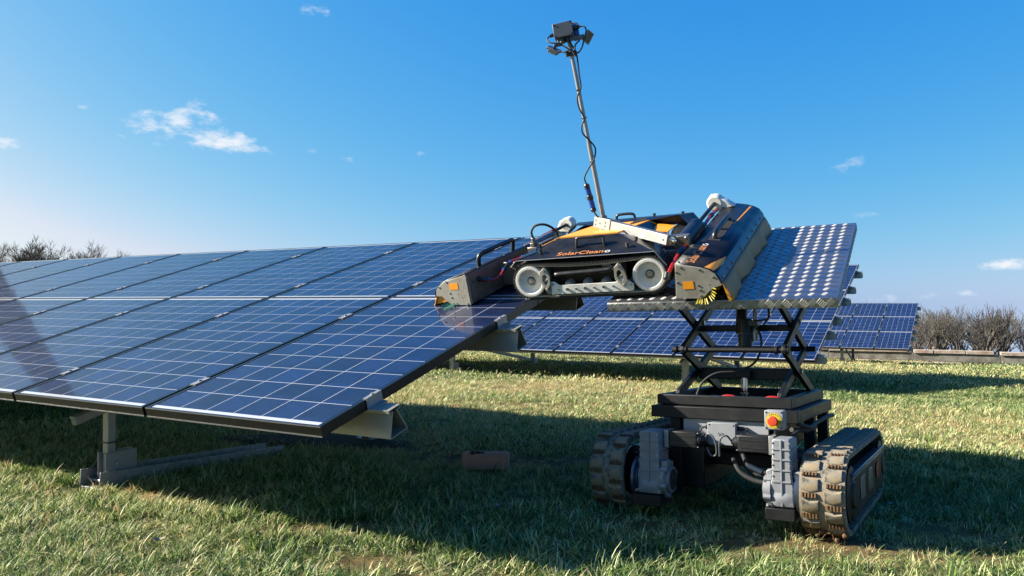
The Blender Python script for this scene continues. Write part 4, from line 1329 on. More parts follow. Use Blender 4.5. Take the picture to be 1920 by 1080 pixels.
def gearbox(u0, u1, flip=False):
    va, vb = -.255, -.125
    w0, w1 = -.425, -.148
    um = (u0 + u1) / 2; hw = (u1 - u0) / 2
    poly = [(um - hw * .92, w1 - .010), (um - hw * .82, w1), (um + hw * .82, w1), (um + hw * .92, w1 - .010), (um + hw * .98, -.30), (um + hw * 1.18, -.335), (um + hw * 1.18, w0), (um - hw * 1.18, w0), (um - hw * 1.18, -.335), (um - hw * .98, -.30)]
    o = MB().prism([Lp(u, va, w) for u, w in poly], LF.v * (vb - va)).build('gearbox', M['cast'], lift, .006)
    mb = MB()
    mb.box(LF, um - .0035, um + .0035, va - .0055, va - .0002, w0 + .004, w1 - .004)
    for w in (-.190, -.232, -.275, -.322):
        mb.box(LF, um - hw * .93, um - .004, va - .0045, va - .0002, w - .0035, w + .0035)
        mb.box(LF, um + .004, um + hw * .93, va - .0045, va - .0002, w - .0035, w + .0035)
    for w in (-.19, -.245, -.30):
        mb.box(LF, u1 - .002, u1 + .004, va + .012, vb - .01, w - .003, w + .003)
    mb.build('casting_rib', M['cast'], o, .001)
    rows = []
    for i in range(7):
        t = i / 6 * math.pi
        rows.append([Lp(um + hw * 1.05 * math.cos(math.pi * j / 10) * (.25 + .75 * math.sin(t)) if False else um + hw * 1.05 * (j / 5 - 1), va - .0004 - .007 * math.sin(t) * max(0, 1 - (j / 5 - 1) ** 2), -.392 + .026 * (i / 3 - 1)) for j in range(11)])
    MB().grid(rows).build('bearing_boss', M['cast'], o)
    mb = MB()
    mb.prism([Lp(u0 - .030, va + .03, -.285), Lp(u0 - .004, va + .03, -.275), Lp(u0 - .004, va + .03, -.335), Lp(u0 - .026, va + .03, -.325)], LF.v * .05)
    mb.build('mount_lug', M['cast'], o, .004)
    mb = MB()
    mb.prism([Lp(u1 + .004, va + .01, -.28), Lp(u1 + .034, va + .01, -.275), Lp(u1 + .034, va + .01, -.31), Lp(u1 + .010, va + .01, -.335)], LF.v * .05)
    mb.build('mount_lug', M['cast'], o, .004)
    # round output flange on the inner side
    sgu = -1 if flip else 1
    U_ = LF.u * sgu
    c = Lp(u0 - .006 if flip else u1 + .006, -.19, -.365)
    mb = MB().lathe(c, U_, [(.074, 0), (.074, .016), (.058, .020), (.058, .034), (.050, .036)], 28)
    for k in range(6):
        a = k * math.pi / 3 + .3
        cc = c + (LF.v * math.cos(a) + LF.w * math.sin(a)) * .070
        mb.cyl(cc - U_ * .002, cc + U_ * .028, .012, 10)
    mb.build('output_flange', M['cast'], o)
    MB().lathe(c + U_ * .034, U_, [(.046, 0), (.046, .004), (.020, .005), (.018, .012)], 24).build('flange_cap', M['rubber'], o)
    MB().lathe(Lp(u1 + .008 if flip else u0 - .008, -.19, -.365), -U_, [(.075, 0), (.075, .008), (.095, .010), (.095, .022)], 32).build('sprocket_drum', M['strip_blue'], o)
    MB().box(LF, u0 - .025, u1 + .012, va - .018, vb, -.475, w0 - .004).build('guard_plate', M['steel_black'], o, .002)
    mb = MB()
    for w_ in (-.165, -.21, -.255, -.30, -.35, -.41):
        for sg_ in (-1, 1):
            f_ = .86 if w_ > -.31 else 1.06
            mb.lathe(Lp(um + sg_ * hw * f_, va + .0005, w_), -LF.v, [(.0038, 0), (.0038, .003), (.002, .0036)], 8)
    for u in (u0 - .01, u1 + .002):
        mb.lathe(Lp(u, va - .004, w0 + .012), -LF.v, [(.006, 0), (.006, .006)], 8)
    mb.build('bolt', M['bolt'], o)


gearbox(.008, .102)
gearbox(.592, .672, True)
# hoses and cables
for pts, rr, m in (([(.395, -.12, -.26), (.43, -.135, -.315), (.49, -.14, -.345), (.55, -.14, -.352), (.60, -.12, -.345)], .0105, 'rubber'),
                   ([(.43, -.10, -.235), (.46, -.12, -.285), (.51, -.12, -.310), (.60, -.12, -.315)], .0095, 'rubber'),
                   ([(.400, -.05, -.20), (.43, -.09, -.27), (.47, -.1, -.32), (.54, -.1, -.33)], .008, 'rubber'),
                   ([(.285, -.16, -.185), (.30, -.175, -.155), (.325, -.18, -.165), (.338, -.175, -.205), (.332, -.16, -.245), (.305, -.15, -.25), (.285, -.14, -.22)], .0042, 'dark_grey_plastic'),
                   ([(.405, -.16, -.185), (.385, -.175, -.158), (.362, -.18, -.168), (.352, -.175, -.20), (.348, -.16, -.25)], .0042, 'dark_grey_plastic'),
                   ([(.262, -.075, -.135), (.245, -.08, -.14), (.235, -.09, -.165), (.24, -.12, -.185)], .004, 'rubber'),
                   ([(.432, -.075, -.135), (.448, -.08, -.14), (.455, -.09, -.165)], .0045, 'rubber'),
                   ([(.585, -.13, -.15), (.60, -.10, -.19), (.64, -.06, -.15), (.66, 0, -.13), (.67, .06, -.12)], .007, 'rubber'),
                   ([(.655, -.03, -.105), (.69, .05, -.125), (.69, .20, -.118), (.70, .42, -.108), (.70, .55, -.112)], .010, 'rubber'),
                   ([(.63, -.04, -.13), (.665, .10, -.145), (.675, .25, -.14)], .010, 'blue_plastic' if False else 'rubber')):
    MB().tube(spline([Lp(*p) for p in pts], 6), rr, 10).build('hose' if rr > .006 else 'cable', M[m], lift)
MB().cyl(Lp(.462, -.122, -.288), Lp(.52, -.122, -.312), .0125, 12).build('hose_coupling', M['strip_blue'], lift)
for (u, v) in ((.33, .055), (.53, .06)):
    MB().tube(spline([Lp(u - .045, v, -.035), Lp(u - .03, v, -.008), Lp(u, v, -.002), Lp(u + .03, v, -.008), Lp(u + .045, v, -.035)], 4), .008, 8).build('battery_handle', M['red'], lift)
MB().box(LF, .08, .53, .07, .35, -.085, -.040).build('battery', M['black_paint'], lift, .006)

# scissor arms
def scissor_arm(u, a, b, parent=lift):
    (v0, w0), (v1, w1) = a, b
    p, q_ = Lp(u, v0, w0), Lp(u, v1, w1)
    d = nrm(q_ - p); F_ = Fr(p, d, np.cross(LF.u, d)); ln = float(np.linalg.norm(q_ - p))
    h = .022
    prof = [(-.02, -h * .4), (-.008, -h), (ln + .008, -h), (ln + .02, -h * .4), (ln + .02, h * .4), (ln + .008, h), (-.008, h), (-.02, h * .4)]
    o = MB().prism([F_.P(x, y, -.010) for x, y in prof], F_.w * .020).build('scissor_arm', M['steel_black'], parent, .0025)
    mb = MB()
    for x in (ln / 2,):
        mb.cyl(F_.P(x, 0, -.018), F_.P(x, 0, .018), .012, 12)
    mb.build('pivot_pin', M['bolt'], o)
    return o


VA, VBK = .10, .68
H1, H2 = .212, .425
SU = ((.075, .098), (.555, .578))
for (ui, uo) in SU:
    scissor_arm(ui, (VA, .0), (VBK, H1)); scissor_arm(uo, (VBK, .0), (VA, H1))
    scissor_arm(uo, (VA, H1), (VBK, H2 + .06)); scissor_arm(ui, (VBK, H1), (VA, H2 + .012))
VM = (VA + VBK) / 2


def crossbar(pts, r, name='crossbar'):
    return MB().cyl(Lp(*pts[0]), Lp(*pts[1]), r, 16).build(name, M['steel_black'], lift)


crossbar([(.045, VA, H1), (.60, VA, H1)], .0125)
crossbar([(.05, VBK, H1), (.605, VBK, H1)], .014)
mb = MB()
for u in (.062, .112, .54, .592):
    mb.cyl(Lp(u - .006, VA, H1), Lp(u + .006, VA, H1), .019, 14)
mb.build('bar_collar', M['steel_black'], lift)
MB().box(LF, .085, .57, VM - .02, VM + .02, H1 * 1.5 - .016, H1 * 1.5 + .016).build('cross_beam', M['steel_black'], lift, .004)
MB().box(LF, .085, .57, VM - .02, VM + .02, H1 * .5 - .045, H1 * .5 + .012).build('cross_beam', M['steel_black'], lift, .004)
# lift cylinder and tilt actuator
o = MB().cyl(Lp(.325, VM - .04, -.05), Lp(.325, VM - .04, -.005), .022, 16).cyl(Lp(.325, VM - .04, -.005), Lp(.325, VM - .04, H1 * .5 - .03), .0165, 18).build('lift_cylinder', M['chrome'], lift)
MB().box(LF, .29, .36, VM - .065, VM - .02, H1 * .5 - .035, H1 * .5 + .0).build('cylinder_bracket', M['steel_black'], lift, .003)
mb = MB().cyl(Lp(.335, .30, .46), Lp(.335, .27, .29), .027, 18).cyl(Lp(.355, .27, .36), Lp(.36, .25, .22), .034, 18).box(LF, .375, .42, .24, .30, .325, .355)
act = mb.build('tilt_actuator', M['black_paint'], lift, .003)
MB().cyl(Lp(.357, .262, .293), Lp(.3575, .259, .283), .0345, 18).build('actuator_band', M['grey_plastic'], act)
mb = MB().cyl(Lp(.405, .28, .46), Lp(.40, .27, .26), .010, 10).cyl(Lp(.40, .27, .30), Lp(.40, .27, .255), .016, 10)
mb.build('actuator_rod', M['stainless'], act)
for pts in ([(.41, .28, .44), (.455, .25, .44), (.475, .25, .40), (.465, .25, .36), (.40, .25, .35)],
            [(.395, .26, .33), (.43, .25, .29), (.435, .25, .22), (.41, .22, .15), (.34, .18, .11), (.25, .14, .10), (.19, .12, .06), (.165, .10, .0), (.16, .10, -.04)]):
    MB().tube(spline([Lp(*p) for p in pts], 6), .0055, 8).build('cable', M['rubber'], lift)


# crawler tracks
def mat_lug():
    m = bpy.data.materials.new('muddy_rubber'); m.use_nodes = True
    nt = m.node_tree; b = nt.nodes['Principled BSDF']; N, L = nt.nodes.new, nt.links.new
    tc = N('ShaderNodeTexCoord')
    n1 = N('ShaderNodeTexNoise'); n1.inputs['Scale'].default_value = 22; n1.inputs['Detail'].default_value = 8; n1.inputs['Roughness'].default_value = .7
    L(tc.outputs['Object'], n1.inputs['Vector'])
    rp = N('ShaderNodeValToRGB'); e = rp.color_ramp.elements
    e[0].position = .33; e[0].color = (.012, .011, .010, 1); e[1].position = .68; e[1].color = (.24, .15, .055, 1)
    k = e.new(.50); k.color = (.165, .148, .112, 1)
    L(n1.outputs['Fac'], rp.inputs[0]); L(rp.outputs[0], b.inputs['Base Color'])
    b.inputs['Roughness'].default_value = .8
    bp = N('ShaderNodeBump'); bp.inputs['Strength'].default_value = .4; bp.inputs['Distance'].default_value = .004
    L(n1.outputs['Fac'], bp.inputs['Height']); L(bp.outputs[0], b.inputs['Normal'])
    return m


M['lug'] = mat_lug()
M['mud'] = mat('mud', (.24, .13, .045), .9, 0, (.12, .062, .022), 45, .8, .5, 150)


def lug_mesh(mirror):
    """pad of one strip: x along the belt, y across, z outwards; a rounded chevron block"""
    s = -1 if mirror else 1
    w = .067
    out = [(-.026, 0), (-.020, w * .55), (-.030, w), (.020, w), (.030, w * .55), (.022, 0)]
    top = [(-.019, .003), (-.014, w * .55), (-.022, w - .003), (.013, w - .003), (.022, w * .55), (.015, .003)]
    mb = MB()
    mb.add([(x, s * y, 0) for x, y in out] + [(x, s * y, .009) for x, y in top], [(i, (i + 1) % 6, 6 + (i + 1) % 6, 6 + i) for i in range(6)] + [(6, 7, 8, 9, 10, 11), (5, 4, 3, 2, 1, 0)])
    return mb.mesh('tread_lug', M['lug'], ang=50)


ME_LUG = {False: lug_mesh(False), True: lug_mesh(True)}


def crawler(uc, wbase, parent, hw=.086):
    r_ = .165
    v0, v1 = -.285 + r_, .985 - r_
    wc = wbase + r_ + .017
    pts = []
    for k in range(20):
        a = math.pi / 2 + math.pi * k / 19
        pts.append((v0 + r_ * math.cos(a), wc + r_ * math.sin(a)))
    for k in range(1, 10): pts.append((v0 + (v1 - v0) * k / 10, wc - r_))
    for k in range(20):
        a = -math.pi / 2 + math.pi * k / 19
        pts.append((v1 + r_ * math.cos(a), wc + r_ * math.sin(a)))
    for k in range(1, 10): pts.append((v1 - (v1 - v0) * k / 10, wc + r_))
    n = len(pts); inn = []
    for i in range(n):
        t = nrm(np.array(pts[(i + 1) % n]) - np.array(pts[i - 1]))
        inn.append(np.array(pts[i]) - np.array([t[1], -t[0]]) * .022)
    mb = MB()
    vs = [Lp(uc + s * hw, p[0], p[1]) for s in (-1, 1) for p in pts] + [Lp(uc + s * hw, p[0], p[1]) for s in (-1, 1) for p in inn]
    fs = []
    for i in range(n):
        j = (i + 1) % n
        fs += [(i, j, n + j, n + i), (2 * n + i, 3 * n + i, 3 * n + j, 2 * n + j), (i, 2 * n + i, 2 * n + j, j), (n + i, n + j, 3 * n + j, 3 * n + i)]
    mb.add(vs, fs)
    tr = mb.build('crawler_track', M['lug'], parent)
    base = np.array(lift.location)
    rib = MB()
    for k, (p, t) in enumerate(resample(pts, .082)):
        tang = LF.v * t[0] + LF.w * t[1]; outn = LF.v * t[1] - LF.w * t[0]
        for strip in (0, 1):
            off = tang * (.041 if strip else 0)
            c = Lp(uc, p[0], p[1]) + off
            if abs(p[0] - v0) < r_ and p[0] < v0 or p[0] > v1:   # stay on the arc
                cc = Lp(uc, v0 if p[0] < v0 else v1, wc); rr = c - cc; c = cc + nrm(rr) * r_; outn = nrm(rr); tang = nrm(tang - outn * (tang @ outn))
            lo = link('tread_lug', ME_LUG[bool(strip)], tr)
            side = (.008 if strip else -.008)
            if strip: side = -.010
            else: side = .010
            c2 = c + LF.u * side
            y = np.cross(outn, tang)
            sgn = 1 if y @ LF.u > 0 else -1
            m4 = Matrix.Identity(4)
            for i in range(3):
                m4[i][0] = tang[i]; m4[i][1] = y[i]; m4[i][2] = outn[i]; m4[i][3] = (c2 - base)[i]
            lo.matrix_local = m4
            # which half the mesh grows into depends on the handedness
            grows = sgn * (-1 if strip else 1)
            if grows * side < 0:
                lo.data = ME_LUG[not bool(strip)]
            # ribs between this pad and the next one
            su = 1 if side > 0 else -1
            for q_ in range(5):
                uo = side + su * (.012 + q_ * .0125)
                F_ = Fr(c + tang * .041 + LF.u * uo, tang, outn)
                rib.box(F_, -.010, .010, -.004, .0050, -.0030, .0030)
    rib.build('mud_ribs', M['mud'], tr, kind='stuff', smooth=False)
    # frame and rollers inside the loop
    MB().box(LF, uc - .06, uc + hw + .012, v0 - .03, v1 + .03, wc - .10, wc + .075).build('track_frame', M['black_paint'], tr, .01)
    MB().box(LF, uc + hw - .02, uc + hw + .016, v0 - .02, v1 + .05, wc + .0755, wc + .088).build('frame_top', M['strip_blue'], tr, .004)
    for vv in (v0, v1):
        MB().lathe(Lp(uc + hw - .012, vv, wc), LF.u, [(.115, 0), (.115, .012), (.06, .018), (.05, .03)], 28).build('track_wheel', M['steel_black'], tr)
    for vv in (v0 + .16, v0 + .40):
        MB().box(LF, uc + hw + .013, uc + hw + .017, vv, vv + .12, wc - .05, wc + .045).build('access_cover', M['stainless'], tr, .002)
    MB().prism([Lp(uc + hw + .0165, v0 + .66, wc - .03), Lp(uc + hw + .0165, v0 + .74, wc - .03), Lp(uc + hw + .0165, v0 + .76, wc + .03), Lp(uc + hw + .0165, v0 + .70, wc + .045), Lp(uc + hw + .0165, v0 + .65, wc + .02)], LF.u * .0012).build('frame_sticker', M['red_button'], tr)
    return tr


crawler(-.143, -.532, lift, .080)
rt_ = crawler(.790, -.552, lift)
# clod of mud on the right track
rnd = random.Random(5)
mb = MB()
for k in range(26):
    c = Lp(.80 + rnd.gauss(0, .03), -.215 + rnd.gauss(0, .02), -.50 + rnd.gauss(0, .025))
    d = nrm([rnd.gauss(0, 1) for _ in range(3)])
    mb.lathe(c, d, [(.004, -.008), (.010, -.003), (.011, .004), (.005, .010)], 6)
    e = nrm([rnd.gauss(0, 1), rnd.gauss(0, .6), rnd.gauss(0, 1)])
    mb.tube([c, c + e * .02, c + e * .045 + np.array([0, 0, -.012])], .0012, 4)
mb.build('mud_clod', M['mud'], rt_, kind='stuff')

# ------------------------------------------------------------------ old wall beyond the arrays
def build_wall():
    dirv = nrm([math.cos(rad(-25)), math.sin(rad(-25)), 0])
    mid = np.array([18.0, 31.6, 0])
    zb = float(ground_z(mid[0], mid[1]))
    root = thing('concrete_wall', 'long low weathered concrete wall with pale coping stones at the edge of the meadow', 'wall', (mid[0], mid[1], zb))
    rnd = random.Random(11)
    x = -24.0
    while x < 24:
        ln = rnd.uniform(2.2, 3.4)
        p = mid + dirv * (x + ln / 2)
        z0 = float(ground_z(p[0], p[1]))
        WF = Fr((p[0], p[1], z0), dirv, np.cross([0, 0, 1.], dirv))
        j = rnd.uniform(-.012, .012)
        MB().box(WF, -ln / 2 + .012, ln / 2 - .012, -.11 + j, .11 + j, .15, .445).build('wall_slab', M['conc'], root, .008)
        c0 = -ln / 2
        while c0 < ln / 2 - .3:
            cl = min(rnd.uniform(.7, 1.5), ln / 2 - c0)
            dz = rnd.uniform(-.012, .008)
            MB().box(WF, c0 + .008, c0 + cl - .008, -.17 + rnd.uniform(-.02, .02), .17, .458 + dz, .60 + dz).build('coping_stone', M['conc_light'], root, .015)
            if rnd.random() < .8:
                MB().box(WF, c0 + .02, c0 + cl - rnd.uniform(.02, .2), -.16 + rnd.uniform(-.05, .02), .14, -.14, .135 + rnd.uniform(-.03, 0)).build('base_stone', M['conc_light'], root, .02)
            c0 += cl
        x += ln
    return root


build_wall()

# ------------------------------------------------------------------ bare trees
def grow_tree(seed, height, spread, trunk_h, limbs, r0, depth=4, stems=1, rmin=.008, extra=2):
    rnd = random.Random(seed)
    tk = MB(); cr = MB()
    def branch(mb, p, d, ln, r, lvl):
        n = 3 if lvl < 3 else 2
        pts = [p]; rs = [r]
        for k in range(n):
            d = nrm(d + np.array([rnd.gauss(0, .17), rnd.gauss(0, .17), rnd.gauss(.05, .10)]))
            pts.append(pts[-1] + d * ln / n); rs.append(r * (1 - .5 * (k + 1) / n))
        mb.tube(pts, rs, 5 if lvl < 2 else 3, caps=False)
        if lvl >= depth: return
        kids = rnd.choice((2, 3, 3)) if lvl > 0 else limbs
        for k in range(kids + (extra if lvl >= 2 else 1)):
            t = rnd.uniform(.35, 1.0) if k else 1.0
            i = min(int(t * n), n - 1); f = t * n - i
            q = pts[i] * (1 - f) + pts[i + 1] * f
            a = rnd.uniform(0, 6.28)
            side = np.array([math.cos(a), math.sin(a), 0])
            sp = spread * (rnd.uniform(.35, .9) if k else .18)
            nd = nrm(d + side * sp + np.array([0, 0, .10]))
            branch(cr, q, nd, ln * rnd.uniform(.55, .80), max(rs[i] * .62, rmin), lvl + 1)
    for k in range(stems):
        base = np.array([rnd.uniform(-.9, .9) if k else 0, rnd.uniform(-.5, .5) if k else 0, -.2])
        d = nrm(np.array([rnd.gauss(0, .05), rnd.gauss(0, .05), 1]))
        branch(tk, base, d, trunk_h * rnd.uniform(.85, 1.1), r0 * (1 if k == 0 else rnd.uniform(.45, .8)), 0)
    zs = max(v[2] for v in cr.V); sc = height / zs
    for mbx in (tk, cr):
        mbx.V = [(v[0] * sc, v[1] * sc, v[2] * sc) for v in mbx.V]
    return tk.mesh('trunk', M['bark'], ang=180), cr.mesh('crown', M['twig'], ang=180)


HEDGE = [grow_tree(s, 5.6, .72, 2.5, 4, .21, 4, 1, .017, 1) for s in (3, 8, 14, 21, 33, 40)]
LEFT = [grow_tree(s, 8.0, 1.15, 2.2, 6, .22, 5, 1, .011, 2) for s in (41, 52, 63, 74)]
ORD = ['first', 'second', 'third', 'fourth', 'fifth', 'sixth', 'seventh', 'eighth', 'ninth', 'tenth', 'eleventh', 'twelfth', 'thirteenth', 'fourteenth', 'fifteenth', 'sixteenth', 'seventeenth', 'eighteenth', 'nineteenth', 'twentieth']


def plant(meshes, x, y, ztop, height, rot, scale_xy, label, group):
    h = ztop
    base = h - height
    t = thing('bare_tree', label, 'tree', (x, y, base), group)
    for me, nm in zip(meshes, ('trunk', 'crown')):
        o = link(nm, me, t)
    return t, rot, scale_xy


rnd = random.Random(77)
hx = [1950, 1930, 1911, 1892, 1879, 1862, 1847, 1833, 1818, 1804, 1791, 1776, 1763, 1750, 1738, 1725, 1714, 1701, 1686, 1640]
htop = [575, 584, 578, 570, 576, 568, 578, 574, 582, 572, 577, 584, 571, 577, 574, 582, 576, 586, 580, 562]
for i, (px, ty) in enumerate(zip(hx, htop)):
    Z = rnd.uniform(46, 58)
    d = cam_ray(px, ty - 3)
    x, y, zt = d[0] * Z / d[1], Z, CAM_H + d[2] * Z / d[1]
    hgt = 4.3 * rnd.uniform(.92, 1.08)
    t = thing('bare_tree', ORD[i] + ' bare tree from the right in the row behind the concrete wall', 'tree', (x, y, zt - hgt), 'bare trees in the row behind the wall')
    sxy = rnd.uniform(.85, 1.1)
    t.rotation_euler = (0, 0, rnd.uniform(0, 6.28)); t.scale = (sxy * hgt / 5.6, sxy * hgt / 5.6, hgt / 5.6)
    tm, cm = HEDGE[i % 6]
    link('trunk', tm, t); link('crown', cm, t)
bx = [1938, 1917, 1900, 1884, 1869, 1852, 1838, 1824, 1810, 1795, 1780, 1768, 1755, 1742, 1730, 1718, 1706, 1690]
for i, px in enumerate(bx):
    Z = rnd.uniform(62, 72)
    d = cam_ray(px, rnd.uniform(570, 588))
    x, y, zt = d[0] * Z / d[1], Z, CAM_H + d[2] * Z / d[1]
    hgt = 5.8 * rnd.uniform(.95, 1.1)
    t = thing('bare_tree', ORD[i] + ' bare tree from the right in the second row behind the wall', 'tree', (x, y, zt - hgt), 'bare trees in the second row behind the wall')
    sxy = rnd.uniform(.9, 1.15)
    t.rotation_euler = (0, 0, rnd.uniform(0, 6.28)); t.scale = (sxy * hgt / 5.6, sxy * hgt / 5.6, hgt / 5.6)
    tm, cm = HEDGE[(i * 2 + 1) % 6]
    link('trunk', tm, t); link('crown', cm, t)
for i, (px, ty, lab) in enumerate([(92, 440, 'tallest bare tree showing above the near array at the left of the photo'), (192, 450, 'second tallest bare tree showing above the near array in the left tree line'),
                                   (12, 462, 'bare tree at the left edge of the photo above the near array'), (42, 474, 'low bare tree between two taller ones above the near array at the left'),
                                   (150, 466, 'small bare tree between the tallest tree and the right one above the near array'), (225, 466, 'small bare tree at the right end of the left tree line above the array'),
                                   (-25, 455, 'bare tree cut by the left edge of the photo above the near array')]):
    Z = 84 + 3 * i
    d = cam_ray(px, ty - 2)
    x, y, zt = d[0] * Z / d[1], Z, CAM_H + d[2] * Z / d[1]
    t = thing('bare_tree', lab, 'tree', (x, y, zt - 8.0), 'bare trees beyond the near array')
    t.rotation_euler = (0, 0, 1.3 * i)
    t.scale = (.95, .95, 1) if i != 3 else (.75, .75, 1)
    tm, cm = LEFT[i % 4]
    link('trunk', tm, t); link('crown', cm, t)

# a narrow evergreen just outside the frame, seen only as a dark mirror image in the panels
def build_conifer():
    x, y = -17.4, 24.0
    zb = float(ground_z(x, y)); H_ = 12.5
    t = thing('narrow_conifer', 'narrow dark evergreen mirrored as a dark streak in the left panels', 'tree', (x, y, zb))
    MB().tube([(x, y, zb), (x, y, zb + H_ * .5), (x, y, zb + H_ * .96)], [.16, .10, .02], 8).build('trunk', M['bark'], t)
    rs = random.Random(9); mb = MB()
    for k in range(9000):
        h = rs.uniform(.05, 1.0); rr = .62 * (1 - h) ** .55 * math.sqrt(rs.uniform(.15, 1)) + .03
        a = rs.uniform(0, 6.28)
        c = np.array([x + rr * math.cos(a), y + rr * math.sin(a), zb + .3 + h * (H_ - .3)])
        d = nrm([math.cos(a) + rs.gauss(0, .3), math.sin(a) + rs.gauss(0, .3), 1.4]); sd_ = nrm(np.cross(d, [rs.gauss(0, 1), rs.gauss(0, 1), .2]))
        l = rs.uniform(.14, .30); w = l * .34
        mb.add([c, c + d * l * .5 + sd_ * w, c + d * l, c + d * l * .5 - sd_ * w], [(0, 1, 2, 3)])
    mb.build('crown', M['needles'], t, kind='stuff', smooth=False)


M['needles'] = mat('needles', (.035, .055, .022), .8, 0, (.02, .032, .014), 3, .7)
build_conifer()

# ------------------------------------------------------------------ small things on the grass
g = on_ground(911, 882)
bf = Fr(g + np.array([0, 0, .012]), nrm([1, -.06, .01]), nrm([.06, 1, -.02]))
br = thing('brick', 'worn reddish brick lying in the shaded grass under the near array', 'brick', tuple(g))
MB().box(bf, -.135, .135, -.06, .06, 0, .092).build('brick_body', M['brick'], br, .008)
mb = MB(); rnd = random.Random(2)
for k in range(9):
    c = bf.P(-.06 + rnd.gauss(0, .018), -.01 + rnd.gauss(0, .018), .092)
    mb.lathe(c, bf.w, [(.012, 0), (.010, .006), (.003, .009)], 7)
mb.build('soil_crumb', M['soil'], br)
g = on_ground(690, 838)
rows = []
for i in range(13):
    rows.append([])
    for j in range(25):
        x, y = g[0] - 1.25 + 1.6 * j / 24, g[1] - .35 + .9 * i / 12
        e = max(0, 1 - ((x - g[0] + .45) / .8) ** 2 - ((y - g[1] - .1) / .42) ** 2)
        rows[-1].append((x, y, float(ground_z(x, y)) - .02 + .05 * min(1, e * 2) + .006 * math.sin(x * 31) * math.sin(y * 37)))
MB().grid(rows).build('soil_patch', M['soil'], None, kind='structure')
g = on_ground(1865, 687)
ty = thing('rubber_tyre', 'flat black tyre lying on the grass in front of the concrete wall', 'tyre', tuple(g))
MB().lathe(g + np.array([0, 0, .0]), (0, 0, 1), [(.24, .02), (.36, .02), (.42, .08), (.42, .13), (.36, .18), (.25, .18), (.22, .12), (.22, .06)], 28, close=False).build('tyre_body', M['rubber'], ty)
for (px, py, lab, nm, m, sz, cat) in ((298 - 0, 1004, 'pale dry leaf on the sunlit grass at the lower left', 'dry_leaf', 'leaf_dry', .020, 'leaf'),
                                 (1669, 938, 'pale blue scrap of paper in the shaded grass beside the right track', 'paper_scrap', 'paper', .012, 'litter'),
                                 (933, 941, 'tiny white scrap of paper in the shaded grass below the brick', 'paper_scrap', 'paper', .010, 'litter')):
    g = on_ground(px, py, .05)
    o = MB()
    n_ = 8; rows = []
    for i in range(3):
        rows.append([])
        for j in range(n_):
            t = j / (n_ - 1) * 2 - 1
            wv = (1 - t * t) * .5 + .08
            rows[-1].append((g[0] + t * sz, g[1] + (i - 1) * sz * wv, g[2] - .02 + .006 * t * t + .007 * abs(i - 1) + (i - 1) * .002))
    o.grid(rows)
    ob = o.build(nm, M[m], None)
    ob['label'] = lab; ob['category'] = cat
g = on_ground(858, 694)
sl_ = thing('wooden_sleeper', 'weathered sleeper lying in the grass below the middle array', 'sleeper', tuple(g))
MB().box(Fr(g, (1, -.1, 0), (.1, 1, 0)), -.28, .28, -.1, .1, -.02, .10).build('sleeper_body', M['wood'], sl_, .01)

# ------------------------------------------------------------------ grass
def mat_grass():
    m = bpy.data.materials.new('grass_blades'); m.use_nodes = True
    nt = m.node_tree; nt.nodes.clear(); N, L = nt.nodes.new, nt.links.new
    out = N('ShaderNodeOutputMaterial')
    vc = N('ShaderNodeAttribute'); vc.attribute_name = 'tone'
    dry = N('ShaderNodeAttribute'); dry.attribute_type = 'INSTANCER'; dry.attribute_name = 'dry'
    ad = N('ShaderNodeMath'); ad.operation = 'ADD'; L(vc.outputs['Fac'], ad.inputs[0]); L(dry.outputs['Fac'], ad.inputs[1])
    rp = N('ShaderNodeValToRGB'); e = rp.color_ramp.elements
    e[0].position = 0.; e[0].color = (.030, .068, .012, 1); e[1].position = 1.; e[1].color = (.40, .25, .105, 1)
    k = e.new(.38); k.color = (.185, .275, .060, 1)
    k = e.new(.68); k.color = (.60, .56, .29, 1)
    L(ad.outputs[0], rp.inputs[0])
    df = N('ShaderNodeBsdfDiffuse'); tr = N('ShaderNodeBsdfTranslucent'); gl = N('ShaderNodeBsdfGlossy'); gl.inputs['Roughness'].default_value = .5
    L(rp.outputs[0], df.inputs[0])
    L(rp.outputs[0], tr.inputs[0])
    gl.inputs[0].default_value = (.8, .8, .75, 1)
    m1 = N('ShaderNodeMixShader'); m1.inputs[0].default_value = .30; L(df.outputs[0], m1.inputs[1]); L(tr.outputs[0], m1.inputs[2])
    m2 = N('ShaderNodeMixShader'); m2.inputs[0].default_value = .034; L(m1.outputs[0], m2.inputs[1]); L(gl.outputs[0], m2.inputs[2])
    L(m2.outputs[0], out.inputs[0])
    return m


M['grass'] = mat_grass()


